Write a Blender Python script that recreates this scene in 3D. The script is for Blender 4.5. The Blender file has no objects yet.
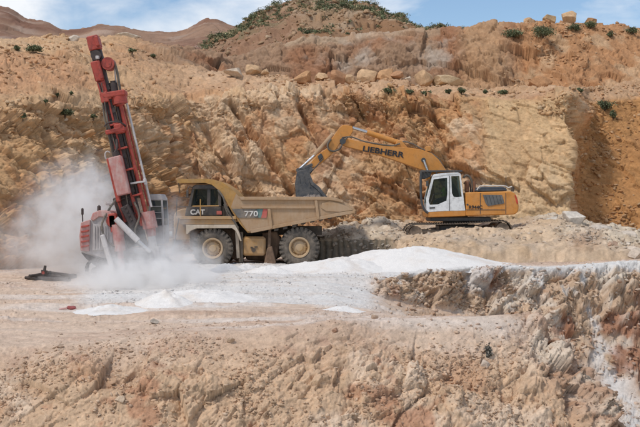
import bpy, bmesh, math, random
import numpy as np
from mathutils import Vector, Matrix
R = math.radians
C = bpy.context.scene.collection
S = bpy.context.scene

# ------------------------------------------------------------------ camera, sky, sun
HC = 2.75            # eye height above the quarry floor (m)
FPX = 1075.0         # focal length in photo pixels (640 wide)
HZ = 208.0           # row of the horizon in the photo
cam = bpy.data.cameras.new('camera')
cam.sensor_width = 36.0
cam.lens = 36.0 * FPX / 640.0
cam.shift_y = -(213.5 - HZ) / 640.0
cam.clip_end = 3000
cam_ob = bpy.data.objects.new('camera', cam)
cam_ob.location = (0, 0, HC)
cam_ob.rotation_euler = (R(90), 0, 0)
C.objects.link(cam_ob)
S.camera = cam_ob

SUN_EL, SUN_AZ = R(56), R(232)      # azimuth clockwise from +Y: behind the camera, to the left
world = bpy.data.worlds.new('World'); S.world = world; world.use_nodes = True
nt = world.node_tree; nt.nodes.clear()
def N(nt, t, **kw):
    n = nt.nodes.new(t)
    for k, v in kw.items():
        setattr(n, k, v)
    return n
out = N(nt, 'ShaderNodeOutputWorld'); bg = N(nt, 'ShaderNodeBackground'); bg.inputs[1].default_value = 0.12
sky = N(nt, 'ShaderNodeTexSky', sky_type='NISHITA', sun_disc=False)
sky.sun_elevation = SUN_EL; sky.sun_rotation = SUN_AZ; sky.air_density = 1.0; sky.dust_density = 0.1; sky.ozone_density = 3.0
tc = N(nt, 'ShaderNodeTexCoord'); mp = N(nt, 'ShaderNodeMapping'); mp.inputs['Scale'].default_value = (2.6, 2.6, 5.0)
mp.inputs['Location'].default_value = (0.35, 0.0, 0.2)
nz = N(nt, 'ShaderNodeTexNoise'); nz.inputs['Scale'].default_value = 2.3; nz.inputs['Detail'].default_value = 8; nz.inputs['Roughness'].default_value = 0.55
nz.inputs['Distortion'].default_value = 0.4
rp = N(nt, 'ShaderNodeValToRGB'); rp.color_ramp.elements[0].position = 0.42; rp.color_ramp.elements[1].position = 0.66
mx = N(nt, 'ShaderNodeMix', data_type='RGBA'); mx.inputs[7].default_value = (7.4, 7.6, 7.9, 1)
nt.links.new(tc.outputs['Generated'], mp.inputs[0]); nt.links.new(mp.outputs[0], nz.inputs['Vector'])
nt.links.new(nz.outputs['Fac'], rp.inputs[0]); nt.links.new(rp.outputs[0], mx.inputs[0])
nt.links.new(sky.outputs[0], mx.inputs[6]); nt.links.new(mx.outputs[2], bg.inputs[0]); nt.links.new(bg.outputs[0], out.inputs[0])

sl = bpy.data.lights.new('sun', 'SUN'); sl.energy = 2.25; sl.angle = R(9); sl.color = (1.0, 0.95, 0.88)
so = bpy.data.objects.new('sun', sl); C.objects.link(so); so.location = (-20, -20, 60)
dsun = Vector((math.sin(SUN_AZ) * math.cos(SUN_EL), math.cos(SUN_AZ) * math.cos(SUN_EL), math.sin(SUN_EL)))
so.rotation_euler = dsun.to_track_quat('Z', 'Y').to_euler()
S.view_settings.view_transform = 'Standard'; S.view_settings.look = 'None'
S.view_settings.exposure = 0.08; S.view_settings.gamma = 1.0
S.cycles.volume_bounces = 8; S.cycles.max_bounces = 8; S.cycles.transparent_max_bounces = 16

# ------------------------------------------------------------------ helpers
def W(px, py, Y):
    """world point seen at photo pixel (px, py) at distance Y"""
    return Vector(((px - 320) / FPX * Y, Y, HC + (HZ - py) / FPX * Y))
def tag(o, label=None, cat=None, group=None, kind=None):
    if label: o['label'] = label
    if cat: o['category'] = cat
    if group: o['group'] = group
    if kind: o['kind'] = kind
    return o
def thing(name, label, cat, loc, group=None):
    o = bpy.data.objects.new(name, None); C.objects.link(o)
    o.empty_display_size = 0.3; o.location = loc
    return tag(o, label, cat, group)

# ------------------------------------------------------------------ materials
def mat_base(name):
    m = bpy.data.materials.new(name); m.use_nodes = True
    t = m.node_tree; t.nodes.clear()
    o = N(t, 'ShaderNodeOutputMaterial'); b = N(t, 'ShaderNodeBsdfPrincipled')
    t.links.new(b.outputs[0], o.inputs[0])
    return m, t, b, o
def earth_mat(name, fine=5.0, bump=0.35, rough=0.95, spread=0.28, cells=None):
    """vertex albedo times fine grain, with two scales of bump"""
    m, t, b, o = mat_base(name)
    a = N(t, 'ShaderNodeAttribute', attribute_name='albedo')
    tc = N(t, 'ShaderNodeTexCoord')
    n1 = N(t, 'ShaderNodeTexNoise'); n1.inputs['Scale'].default_value = fine; n1.inputs['Detail'].default_value = 10; n1.inputs['Roughness'].default_value = 0.7
    n2 = N(t, 'ShaderNodeTexNoise'); n2.inputs['Scale'].default_value = fine * 5; n2.inputs['Detail'].default_value = 6; n2.inputs['Roughness'].default_value = 0.75
    for n in (n1, n2): t.links.new(tc.outputs['Object'], n.inputs['Vector'])
    mr = N(t, 'ShaderNodeMapRange'); mr.inputs[1].default_value = 0.25; mr.inputs[2].default_value = 0.75
    mr.inputs[3].default_value = 1 - spread; mr.inputs[4].default_value = 1 + spread
    t.links.new(n1.outputs['Fac'], mr.inputs[0])
    mr2 = N(t, 'ShaderNodeMapRange'); mr2.inputs[1].default_value = 0.3; mr2.inputs[2].default_value = 0.7
    mr2.inputs[3].default_value = 0.86; mr2.inputs[4].default_value = 1.14
    t.links.new(n2.outputs['Fac'], mr2.inputs[0])
    mu = N(t, 'ShaderNodeMath', operation='MULTIPLY'); t.links.new(mr.outputs[0], mu.inputs[0]); t.links.new(mr2.outputs[0], mu.inputs[1])
    vm = N(t, 'ShaderNodeVectorMath', operation='SCALE'); t.links.new(a.outputs['Color'], vm.inputs[0]); t.links.new(mu.outputs[0], vm.inputs['Scale'])
    t.links.new(vm.outputs[0], b.inputs['Base Color'])
    b.inputs['Roughness'].default_value = rough; b.inputs['Specular IOR Level'].default_value = 0.15
    add = N(t, 'ShaderNodeMath', operation='MULTIPLY_ADD'); add.inputs[1].default_value = 0.35
    t.links.new(n2.outputs['Fac'], add.inputs[0]); t.links.new(n1.outputs['Fac'], add.inputs[2])
    bp = N(t, 'ShaderNodeBump'); bp.inputs['Strength'].default_value = bump; bp.inputs['Distance'].default_value = 0.6 / fine
    hgt = add.outputs[0]
    if cells:                                   # broken chips: every cell at its own height
        wv = N(t, 'ShaderNodeVectorMath', operation='MULTIPLY_ADD'); wv.inputs[1].default_value = (.5 / cells[1],) * 3
        t.links.new(n2.outputs['Color'], wv.inputs[0]); t.links.new(tc.outputs['Object'], wv.inputs[2])
        for sc_, amp in zip(cells, (0.55, 0.4)):
            v = N(t, 'ShaderNodeTexVoronoi'); v.inputs['Scale'].default_value = sc_
            t.links.new(wv.outputs[0], v.inputs['Vector'])
            sx = N(t, 'ShaderNodeSeparateColor'); t.links.new(v.outputs['Color'], sx.inputs[0])
            ma = N(t, 'ShaderNodeMath', operation='MULTIPLY_ADD'); ma.inputs[1].default_value = amp
            t.links.new(sx.outputs[0], ma.inputs[0]); t.links.new(hgt, ma.inputs[2]); hgt = ma.outputs[0]
    t.links.new(hgt, bp.inputs['Height']); t.links.new(bp.outputs[0], b.inputs['Normal'])
    return m
DUST = (0.50, 0.37, 0.255)
def paint_mat(name, col, rough=0.5, metal=0.0, dust=0.35, dust_col=DUST, scale=1.6, spec=0.5, grime=.62):
    """painted or bare metal with patchy dry dust and small scratches"""
    m, t, b, o = mat_base(name)
    tc = N(t, 'ShaderNodeTexCoord')
    n1 = N(t, 'ShaderNodeTexNoise'); n1.inputs['Scale'].default_value = scale; n1.inputs['Detail'].default_value = 9; n1.inputs['Roughness'].default_value = 0.68
    t.links.new(tc.outputs['Object'], n1.inputs['Vector'])
    mr = N(t, 'ShaderNodeMapRange'); mr.inputs[1].default_value = 0.62 - 0.5 * dust; mr.inputs[2].default_value = 0.95 - 0.5 * dust
    mr.inputs[3].default_value = dust * 0.35; mr.inputs[4].default_value = min(1, dust * 1.7)
    t.links.new(n1.outputs['Fac'], mr.inputs[0])
    mpg = N(t, 'ShaderNodeMapping'); mpg.inputs['Scale'].default_value = (7, 7, 0.9)
    n3 = N(t, 'ShaderNodeTexNoise'); n3.inputs['Scale'].default_value = 2.0; n3.inputs['Detail'].default_value = 5
    t.links.new(tc.outputs['Object'], mpg.inputs[0]); t.links.new(mpg.outputs[0], n3.inputs['Vector'])
    mr3 = N(t, 'ShaderNodeMapRange'); mr3.inputs[1].default_value = 0.3; mr3.inputs[2].default_value = 0.7; mr3.inputs[3].default_value = 0.72; mr3.inputs[4].default_value = 1.25
    t.links.new(n3.outputs['Fac'], mr3.inputs[0])
    mu = N(t, 'ShaderNodeMath', operation='MULTIPLY', use_clamp=True); t.links.new(mr.outputs[0], mu.inputs[0]); t.links.new(mr3.outputs[0], mu.inputs[1])
    n4 = N(t, 'ShaderNodeTexNoise'); n4.inputs['Scale'].default_value = scale * 2.6; n4.inputs['Detail'].default_value = 8; n4.inputs['Roughness'].default_value = .7; n4.inputs['Distortion'].default_value = .6
    t.links.new(tc.outputs['Object'], n4.inputs['Vector'])
    gr = N(t, 'ShaderNodeMapRange'); gr.inputs[1].default_value = .32; gr.inputs[2].default_value = .52; gr.inputs[3].default_value = grime; gr.inputs[4].default_value = 1.0
    t.links.new(n4.outputs['Fac'], gr.inputs[0])
    gs = N(t, 'ShaderNodeVectorMath', operation='SCALE'); gs.inputs[0].default_value = col; t.links.new(gr.outputs[0], gs.inputs['Scale'])
    mx = N(t, 'ShaderNodeMix', data_type='RGBA'); t.links.new(gs.outputs[0], mx.inputs[6]); mx.inputs[7].default_value = (*dust_col, 1)
    t.links.new(mu.outputs[0], mx.inputs[0]); t.links.new(mx.outputs[2], b.inputs['Base Color'])
    rr = N(t, 'ShaderNodeMapRange'); rr.inputs[3].default_value = rough; rr.inputs[4].default_value = 0.92
    t.links.new(mu.outputs[0], rr.inputs[0]); t.links.new(rr.outputs[0], b.inputs['Roughness'])
    b.inputs['Metallic'].default_value = metal; b.inputs['Specular IOR Level'].default_value = spec
    n2 = N(t, 'ShaderNodeTexNoise'); n2.inputs['Scale'].default_value = scale * 6; n2.inputs['Detail'].default_value = 6
    t.links.new(tc.outputs['Object'], n2.inputs['Vector'])
    bp = N(t, 'ShaderNodeBump'); bp.inputs['Strength'].default_value = 0.12; bp.inputs['Distance'].default_value = 0.05
    t.links.new(n2.outputs['Fac'], bp.inputs['Height']); t.links.new(bp.outputs[0], b.inputs['Normal'])
    return m
def glass_mat(name, tint, see=0.6):
    m, t, b, o = mat_base(name)
    b.inputs['Base Color'].default_value = (0.03, 0.04, 0.045, 1); b.inputs['Roughness'].default_value = 0.07
    tr = N(t, 'ShaderNodeBsdfTransparent'); tr.inputs[0].default_value = (*tint, 1)
    ms = N(t, 'ShaderNodeMixShader'); ms.inputs[0].default_value = 1 - see
    t.links.new(tr.outputs[0], ms.inputs[1]); t.links.new(b.outputs[0], ms.inputs[2]); t.links.new(ms.outputs[0], o.inputs[0])
    return m
def plain(name, col, rough=0.8, spec=0.3):
    m, t, b, o = mat_base(name)
    tc = N(t, 'ShaderNodeTexCoord'); n1 = N(t, 'ShaderNodeTexNoise'); n1.inputs['Scale'].default_value = 6; n1.inputs['Detail'].default_value = 6
    t.links.new(tc.outputs['Object'], n1.inputs['Vector'])
    mr = N(t, 'ShaderNodeMapRange'); mr.inputs[1].default_value = 0.3; mr.inputs[2].default_value = 0.7; mr.inputs[3].default_value = 0.75; mr.inputs[4].default_value = 1.25
    t.links.new(n1.outputs['Fac'], mr.inputs[0])
    vm = N(t, 'ShaderNodeVectorMath', operation='SCALE'); vm.inputs[0].default_value = col; t.links.new(mr.outputs[0], vm.inputs['Scale'])
    t.links.new(vm.outputs[0], b.inputs['Base Color'])
    b.inputs['Roughness'].default_value = rough; b.inputs['Specular IOR Level'].default_value = spec
    return m
M = {}
M['rock'] = earth_mat('rock_face', 4.5, 0.5, cells=(4.0, 9.0), spread=.22)
M['dirt'] = earth_mat('loose_dirt', 8.0, 0.5, cells=(8.0, 19.0), spread=.22)
M['white_dust'] = earth_mat('white_rock_dust', 4.0, 0.25, 0.98, 0.06)
M['stone'] = earth_mat('stone', 2.2, 0.5)

# ------------------------------------------------------------------ numpy noise
def _h(ix, iy, iz, seed):
    h = (ix.astype(np.uint32) * np.uint32(374761393) + iy.astype(np.uint32) * np.uint32(668265263)
         + iz.astype(np.uint32) * np.uint32(2147483647 & 0x5bd1e995) + np.uint32((seed * 974634777) & 0xffffffff))
    h ^= h >> np.uint32(13); h *= np.uint32(1274126177); h ^= h >> np.uint32(16); h *= np.uint32(2246822519); h ^= h >> np.uint32(13)
    return h
def vnoise(p, seed=0):
    f = np.floor(p); i = f.astype(np.int64).astype(np.int32); u = (p - f).astype(np.float32)
    u = u * u * u * (u * (u * 6 - 15) + 10)
    r = np.zeros(len(p), np.float32)
    for dx in (0, 1):
        wx = u[:, 0] if dx else 1 - u[:, 0]
        for dy in (0, 1):
            wy = u[:, 1] if dy else 1 - u[:, 1]
            for dz in (0, 1):
                wz = u[:, 2] if dz else 1 - u[:, 2]
                r += wx * wy * wz * (_h(i[:, 0] + dx, i[:, 1] + dy, i[:, 2] + dz, seed).astype(np.float32) / 4294967295.0)
    return r * 2 - 1
def fbm(p, octs=4, seed=0, gain=0.5, lac=2.03, ridged=False):
    a, s, tot = 1.0, np.zeros(len(p), np.float32), 0.0
    q = p.astype(np.float64).copy()
    for k in range(octs):
        v = vnoise(q, seed + k * 17)
        if ridged: v = 1 - 2 * np.abs(v)
        s += a * v; tot += a; a *= gain; q = q * lac + 13.7
    return s / tot
def facets(p, seed=0, slope=0.55):
    """broken-rock relief: each Voronoi cell is a tilted plane. returns height (-1..1), crack (0 at joints), cell random"""
    f = np.floor(p); i = f.astype(np.int64).astype(np.int32); fr = (p - f).astype(np.float32)
    n = len(p); d1 = np.full(n, 9, np.float32); d2 = np.full(n, 9, np.float32)
    hid = np.zeros(n, np.uint32); off = np.zeros((n, 3), np.float32)
    for dx in (-1, 0, 1):
        for dy in (-1, 0, 1):
            for dz in (-1, 0, 1):
                h = _h(i[:, 0] + dx, i[:, 1] + dy, i[:, 2] + dz, seed)
                ox = dx + 0.1 + 0.8 * (h & np.uint32(1023)).astype(np.float32) / 1023 - fr[:, 0]
                oy = dy + 0.1 + 0.8 * ((h >> np.uint32(10)) & np.uint32(1023)).astype(np.float32) / 1023 - fr[:, 1]
                oz = dz + 0.1 + 0.8 * ((h >> np.uint32(20)) & np.uint32(1023)).astype(np.float32) / 1023 - fr[:, 2]
                d = np.sqrt(ox * ox + oy * oy + oz * oz)
                b = d < d1
                d2 = np.where(b, d1, np.minimum(d2, d))
                d1 = np.where(b, d, d1)
                hid = np.where(b, h, hid)
                off[b, 0] = ox[b]; off[b, 1] = oy[b]; off[b, 2] = oz[b]
    g = hid * np.uint32(2654435761); g ^= g >> np.uint32(15)
    r0 = (g & np.uint32(255)).astype(np.float32) / 127.5 - 1
    r1 = ((g >> np.uint32(8)) & np.uint32(255)).astype(np.float32) / 127.5 - 1
    r2 = ((g >> np.uint32(16)) & np.uint32(255)).astype(np.float32) / 127.5 - 1
    r3 = ((g >> np.uint32(24)) & np.uint32(255)).astype(np.float32) / 127.5 - 1
    hgt = 0.55 * r0 - slope * 1.6 * (r1 * off[:, 0] + 0.4 * r2 * off[:, 1] + r3 * off[:, 2])
    return np.clip(hgt, -1.4, 1.4), np.clip((d2 - d1) * 6, 0, 1), (r1 + 1) / 2
def fracture(p, base, seeds, amp=.24, ratio=.46, crack=.10):
    """self-similar broken faces: tilted planes inside tilted planes. returns height in metres and a random per small block"""
    h = np.zeros(len(p), np.float32); s = base; r_ = None; rs = []
    for k in seeds:
        f, c_, r_ = facets(p / s + k * 3.7, k, .75)
        h += amp * s ** .85 * f - crack * s * (1 - c_) * .5
        rs.append(r_); s *= ratio
    return h, rs
def sstep(a, b, x):
    t = np.clip((x - a) / (b - a), 0, 1); return t * t * (3 - 2 * t)
def lerp(a, b, t):
    return np.asarray(a, np.float32) * (1 - t[:, None]) + np.asarray(b, np.float32) * t[:, None]

# ------------------------------------------------------------------ lofted ground
def smooth_rows(a, k, axis):
    if k < 1: return a
    w = np.exp(-0.5 * (np.arange(-3 * k, 3 * k + 1) / k) ** 2); w /= w.sum()
    pad = [(0, 0)] * a.ndim; pad[axis] = (3 * k, 3 * k)
    b = np.pad(a, pad, mode='edge'); o = np.zeros_like(a)
    for j, wj in enumerate(w):
        sl_ = [slice(None)] * a.ndim; sl_[axis] = slice(j, j + a.shape[axis]); o += wj * b[tuple(sl_)]
    return o
def loft(stations, cols, rows, col_sigma=4, row_sigma=3):
    """stations {px: [(py, Y) or ('z', z, Y) ...]} -> dict of arrays over a (columns x rows) grid"""
    pxs = sorted(stations); K = len(stations[pxs[0]])
    Yc = np.zeros((len(pxs), K)); Zc = np.zeros((len(pxs), K))
    for a, px in enumerate(pxs):
        for k, c in enumerate(stations[px]):
            if len(c) == 3: Yc[a, k], Zc[a, k] = c[2], c[1]
            else: Yc[a, k], Zc[a, k] = c[1], HC + (HZ - c[0]) / FPX * c[1]
    Yi = np.stack([np.interp(cols, pxs, Yc[:, k]) for k in range(K)], 1)
    Zi = np.stack([np.interp(cols, pxs, Zc[:, k]) for k in range(K)], 1)
    Yi = smooth_rows(Yi, col_sigma, 0); Zi = smooth_rows(Zi, col_sigma, 0)
    Ys, Zs, seg = [], [], []
    for k in range(K - 1):
        t = np.arange(rows[k]) / rows[k]
        Ys.append(Yi[:, k:k + 1] * (1 - t) + Yi[:, k + 1:k + 2] * t); Zs.append(Zi[:, k:k + 1] * (1 - t) + Zi[:, k + 1:k + 2] * t)
        seg.append(k + t)
    Ys.append(Yi[:, -1:]); Zs.append(Zi[:, -1:]); seg.append(np.array([K - 1.0]))
    Y = smooth_rows(np.concatenate(Ys, 1), row_sigma, 1); Z = smooth_rows(np.concatenate(Zs, 1), row_sigma, 1)
    X = (cols[:, None] - 320) / FPX * Y
    P = np.stack([X, Y, Z], 2)
    du = np.gradient(P, axis=0); dv = np.gradient(P, axis=1)
    n = np.cross(du, dv); n /= np.linalg.norm(n, axis=2, keepdims=True) + 1e-9
    nc, nr = Y.shape
    return dict(P=P.reshape(-1, 3), n=n.reshape(-1, 3), px=np.repeat(cols, nr), seg=np.tile(np.concatenate(seg), nc),
                py=(HZ - (Z - HC) * FPX / Y).reshape(-1), nc=nc, nr=nr)
def grid_mesh(name, P, nc, nr, col, mat, smooth=True):
    me = bpy.data.meshes.new(name)
    idx = (np.arange(nc - 1)[:, None] * nr + np.arange(nr - 1)[None, :]).reshape(-1)
    q = np.stack([idx, idx + nr, idx + nr + 1, idx + 1], 1).astype(np.int32)
    raw_mesh(me, P, q, col, smooth)
    me.materials.append(mat)
    o = bpy.data.objects.new(name, me); C.objects.link(o)
    return o
def raw_mesh(me, P, faces, col=None, smooth=True):
    k = faces.shape[1]
    me.vertices.add(len(P)); me.vertices.foreach_set('co', np.ascontiguousarray(P, np.float32).reshape(-1))
    me.loops.add(faces.size); me.loops.foreach_set('vertex_index', np.ascontiguousarray(faces, np.int32).reshape(-1))
    me.polygons.add(len(faces)); me.polygons.foreach_set('loop_start', np.arange(0, faces.size, k, dtype=np.int32))
    if smooth: me.polygons.foreach_set('use_smooth', np.ones(len(faces), bool))
    me.update(calc_edges=True)
    if col is not None:
        a = me.color_attributes.new('albedo', 'FLOAT_COLOR', 'POINT')
        c4 = np.ones((len(P), 4), np.float32); c4[:, :3] = col
        a.data.foreach_set('color', c4.reshape(-1))
def shear(p, s, ax=(1, 1, 1), k=0.35):
    """stretch into tilted beds before cell noise"""
    q = np.empty_like(p); q[:, 0] = (p[:, 0] + 0.25 * p[:, 2]) * ax[0]; q[:, 1] = p[:, 1] * ax[1]; q[:, 2] = (p[:, 2] + k * p[:, 0]) * ax[2]
    return q / s
TAN, PALE, ORANGE, RUST, GREY = (.54, .325, .165), (.67, .485, .32), (.53, .26, .115), (.34, .16, .085), (.40, .34, .28)
FLOOR, BANK, WHITE = (.62, .465, .35), (.60, .41, .265), (.74, .705, .665)
# ------------------------------------------------------------------ the quarry: back wall with its berm
cols = np.concatenate([np.arange(-190, -20, 5.0), np.arange(-20, 660, .9), np.arange(660, 850, 5.0)])
BACK = {
 -190: [('z',-.6,40), ('z',.2,41), (185,43), (105,47), (62,56), (58,57), (36,72), ('z',11,105)],
 0:    [('z',-.6,46), ('z',.2,47), (190,49.5), (108,53), (56,63), (52,65), (38,80), ('z',13,115)],
 60:   [('z',-.6,50), ('z',.2,51), (188,53.5), (106,57), (56,66), (52,68), (36,82), ('z',13,115)],
 120:  [('z',-.6,56), ('z',.2,57), (185,59), (104,62), (62,70), (58,72), (36,86), ('z',14,115)],
 190:  [('z',-.6,62), ('z',.2,63), (180,64.5), (98,67), (70,73), (64,75), (47,87), ('z',14,115)],
 235:  [('z',-.6,62.5), ('z',.2,63.5), (175,65), (96,67.5), (74,72), ('z',11.4,79), (55,85), ('z',14,112)],
 265:  [('z',-.6,63), ('z',.2,64), (172,65.5), (95,67.5), (76,72), ('z',11.4,81), (42,86), ('z',16,110)],
 310:  [('z',-.6,63), ('z',.2,64), (170,65.5), (96,67.5), (79,72), ('z',11.3,82), (36,87), ('z',16.6,110)],
 430:  [('z',-.6,62.5), ('z',.2,63.5), (170,65), (98,67), (83,71.5), ('z',11,82), (31,87), ('z',17,110)],
 470:  [('z',-.6,62), ('z',.2,63), (165,64.5), (98,66.5), (85,71), ('z',10.9,81), (26.5,87), ('z',17.6,110)],
 540:  [('z',-.6,61), ('z',.2,62), (160,63.5), (98,65.5), (86,71), ('z',10.9,80), (21,87), ('z',18,110)],
 573:  [('z',-.6,60.5), ('z',.2,61.5), (160,63), (95,65), (86,71), ('z',10.9,79), (20,88), ('z',18.3,110)],
 588:  [('z',-.6,64), ('z',.2,65), (165,67.8), (104,71), (85.5,74), ('z',11.1,80), (20.5,88.3), ('z',18.3,110)],
 640:  [('z',-.6,63), ('z',.2,64), (165,68.5), (100,74), (80,78), ('z',12.3,82), (23,90), ('z',18.2,110)],
 850:  [('z',-.6,58), ('z',.2,59), (170,63), (95,69), (66,76), ('z',12.6,79), (22,88), ('z',17.5,110)],
}
g = loft(BACK, cols, [6, 100, 125, 50, 14, 90, 14], col_sigma=4, row_sigma=2)
P, n, px, py, sg = g['P'], g['n'], g['px'], g['py'], g['seg']
low = fbm(P / 5.5, 4, 3); mid = fbm(P / 1.6, 4, 9)
left = 1 - sstep(95, 190, px)
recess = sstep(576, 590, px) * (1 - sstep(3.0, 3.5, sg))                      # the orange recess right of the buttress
face1 = sstep(0.2, 0.8, sg) * (1 - sstep(2.85, 3.3, sg))
slopeL = left * sstep(2.2, 3.0, sg + 0.5 * low)                               # loose spoil on the left
face2 = sstep(5.0, 5.25, sg) * (1 - sstep(5.9, 6.05, sg)) * (1 - left)
rock = np.clip(face1 * (1 - 0.45 * slopeL) * (1 - 0.5 * recess) + 0.5 * face2 * (1 - .6 * sstep(5.7, 5.95, sg)), 0.10, 1)
talus2 = face2 * sstep(515, 545, px)                                          # stony red slope, upper right
rock *= 1 - 0.45 * talus2
S_ = shear(P + .06 * mid[:, None], 1.0, (1, .75, 1.15), .3)
fr, rs_ = fracture(S_, 2.7, (1, 2, 3, 4, 5, 6), .32, .5)
r1, r2, r3 = rs_[0], rs_[2], rs_[4]
big = fbm(P / 11, 3, 5)
rid = fbm(shear(P, 2.6, (1, .8, .6), .5), 4, 21, ridged=True)
calm = 1 - 0.5 * sstep(470, 500, px) * face1                                    # the buttress at right is smoother
fine = fbm(P / .5, 4, 31)
rough_ = np.clip(1.0 + 1.5 * fbm(P / 5.5, 3, 7), .45, 1.7)
d = rock * calm * (1.2 * big + 0.4 * low + rough_ * (fr + .10 * rid)) + (1 - rock) * (0.45 * low + .22 * fr) + .03 * mid + .02 * fine
def joint(ax_, ay_, bx_, by_, wdt, dep):
    """an open joint running down the face"""
    t = np.clip(((px - ax_) * (bx_ - ax_) + (py - ay_) * (by_ - ay_)) / ((bx_ - ax_) ** 2 + (by_ - ay_) ** 2), 0, 1)
    q = np.hypot(px - ax_ - t * (bx_ - ax_) + 2 * mid, py - ay_ - t * (by_ - ay_)) / wdt
    return -dep * np.exp(-q * q) * face1
for a in ((231, 106, 290, 192, 2.2, .8), (300, 112, 320, 150, 2.5, .7), (206, 128, 232, 170, 4, .9), (434, 120, 452, 160, 3, .5),
          (170, 110, 176, 190, 3, .4), (350, 95, 372, 130, 2.5, .5), (40, 135, 66, 215, 3, .5)):
    d += joint(*a)
P2 = P + n * d[:, None]
nn = n.copy()
P2[:, 0] += 1.3 * fbm(P / 3.2, 3, 8) * np.exp(-((px - 581) / 13) ** 2) * (sg < 3)
c = lerp(TAN, PALE, sstep(-.1, .55, low + .35 * (r1 - .5) + .3 * mid))
c = lerp(c, ORANGE, sstep(.0, .5, fbm(P / 3.3, 4, 41) + .5 * (r2 - .5) + .03) * .72)
c = lerp(c, RUST, sstep(.10, .5, fbm(P / np.array([1.6, 1.6, 3.2]), 5, 47) + .3 * (r2 - .5)) * .6)
c = lerp(c, (.58, .375, .215), slopeL * .8)
c = lerp(c, (.52, .28, .15), slopeL * sstep(46, 60, py) * (1 - sstep(82, 104, py + 6 * low)) * sstep(.0, .35, .3 + fbm(P / 4, 3, 51)) * .8)
c = lerp(c, (.60, .42, .235), sstep(478, 492, px) * (1 - sstep(566, 580, px)) * face1 * .7)
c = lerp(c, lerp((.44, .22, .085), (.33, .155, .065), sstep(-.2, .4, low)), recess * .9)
c = lerp(c, (.52, .33, .20), sstep(3.0, 3.4, sg) * (1 - sstep(4.9, 5.0, sg)) * (1 - left) * .8)
c2 = lerp((.34, .215, .135), (.33, .165, .09), sstep(-.2, .3, fbm(P / 4, 4, 61)))
c2 = lerp(c2, (.40, .325, .26), .8 * sstep(0.10, .55, fbm(P / 3, 4, 66) - .003 * np.abs(px - 395) + .28 * (r2 - .3)))
c2 = lerp(c2, (.44, .27, .15), sstep(450, 470, px) * (1 - sstep(492, 520, px)) * .8)
c2 = lerp(c2, lerp((.45, .235, .115), (.52, .33, .19), sstep(.0, .4, mid)), sstep(500, 530, px))
c2 = lerp(c2, (.46, .34, .23), .55 * sstep(5.85, 5.95, sg) * (px > 285) * (px < 440))
c = lerp(c, c2, sstep(4.9, 5.1, sg) * (1 - left))
c *= (0.90 + .20 * r3)[:, None]
c = c * (1 + .22 * fine)[:, None]
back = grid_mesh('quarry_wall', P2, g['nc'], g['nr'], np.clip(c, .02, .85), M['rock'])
tag(back, 'tall tan and orange blasted rock face of the quarry', None, None, 'structure')
WALL = dict(c=c, P=P2, px=px, py=py, seg=sg, left=left, recess=recess, face2=face2, slopeL=slopeL, nc=g['nc'], nr=g['nr'], n=n)

# ------------------------------------------------------------------ near ground: bank, mesa, pit and the floor
cols = np.concatenate([np.arange(-190, -20, 5.0), np.arange(-20, 660, .9), np.arange(660, 850, 5.0)])
NEAR = {
 -190: [(520,22.8), (470,23.6), (398,24.6), (348,26.4), ('z',-.30,31), ('z',-.2,36), ('z',-.1,39), ('z',0,42), ('z',0,50), ('z',0,80)],
 0: [(520,22.8), (466,23.6), (394,24.7), (346,26.4), ('z',-.30,31), ('z',-.2,36), ('z',-.1,39), ('z',0,42), ('z',0,50), ('z',0,80)],
 180: [(520,23), (462,23.9), (388,25.1), (338,26.8), ('z',-.30,31), ('z',-.2,36), ('z',-.08,39), ('z',.05,42), ('z',.1,50), ('z',0,80)],
 330: [(520,23.3), (460,24.3), (378,25.9), (325,27.6), ('z',-.32,31), ('z',-.25,36), ('z',-.08,39), ('z',.12,42), ('z',.2,50), ('z',0,80)],
 375: [(520,23.5), (460,24.5), (374,26.2), (321,28), ('z',-.38,31.5), ('z',-.5,35), (296,39.8), (280,41.3), ('z',.4,48), ('z',0,80)],
 420: [(520,23.7), (460,24.7), (370,26.6), (317,28.5), ('z',-.42,31.2), ('z',-1.3,34), (309,42.0), (271,43), ('z',.5,48), ('z',.0,80)],
 480: [(520,23.9), (460,25), (368,27), (313,29), ('z',-.42,31), ('z',-1.9,33.5), (318,43.0), (266.5,44.3), ('z',.4,48), ('z',0,80)],
 535: [(520,24), (462,25.2), (368,27.4), (312,29.6), ('z',-.55,30.8), ('z',-3.2,33.5), (338,43.1), (265.5,44.8), ('z',.35,48), ('z',0,80)],
 560: [(520,24), (470,25.2), (392,27), (334,29.2), ('z',-2.0,30.4), ('z',-4.8,35), (362,42.9), (265,45), ('z',.35,48), ('z',0,80)],
 585: [(530,23.8), (490,25), (425,26.8), (368,28.4), ('z',-3.2,29.8), ('z',-5.2,35), (378,42.6), (264,45.3), ('z',.4,48), ('z',0,80)],
 610: [(545,23.6), (510,24.8), (460,26.4), (410,27.8), ('z',-4.4,29.6), ('z',-5.6,35), (392,42.3), (263,45.6), ('z',.4,48), ('z',0,80)],
 640: [(560,23.4), (530,24.6), (490,26.1), (452,27.4), ('z',-5.0,29.6), ('z',-5.9,35), (398,42.2), (262,46), ('z',.5,48), ('z',0,80)],
 850: [(600,23), (570,24), (540,25.6), (500,27), ('z',-5.4,29), ('z',-6,35), (398,42), (258,46), ('z',.5,48), ('z',0,80)],
}
g = loft(NEAR, cols, [8, 80, 95, 60, 30, 34, 50, 85, 40], col_sigma=5, row_sigma=2)
P, n, px, py, sg = g['P'], g['n'], g['px'], g['py'], g['seg']
low = fbm(P / 3.2, 4, 103); mid = fbm(P / .9, 4, 109); fine = fbm(P / .28, 4, 131)
bank = 1 - sstep(1.9, 3.25, sg - 0.3 * low)
cliff = sstep(6.0, 6.2, sg) * (1 - sstep(6.85, 7.05, sg)) * sstep(362, 395, px)
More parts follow.
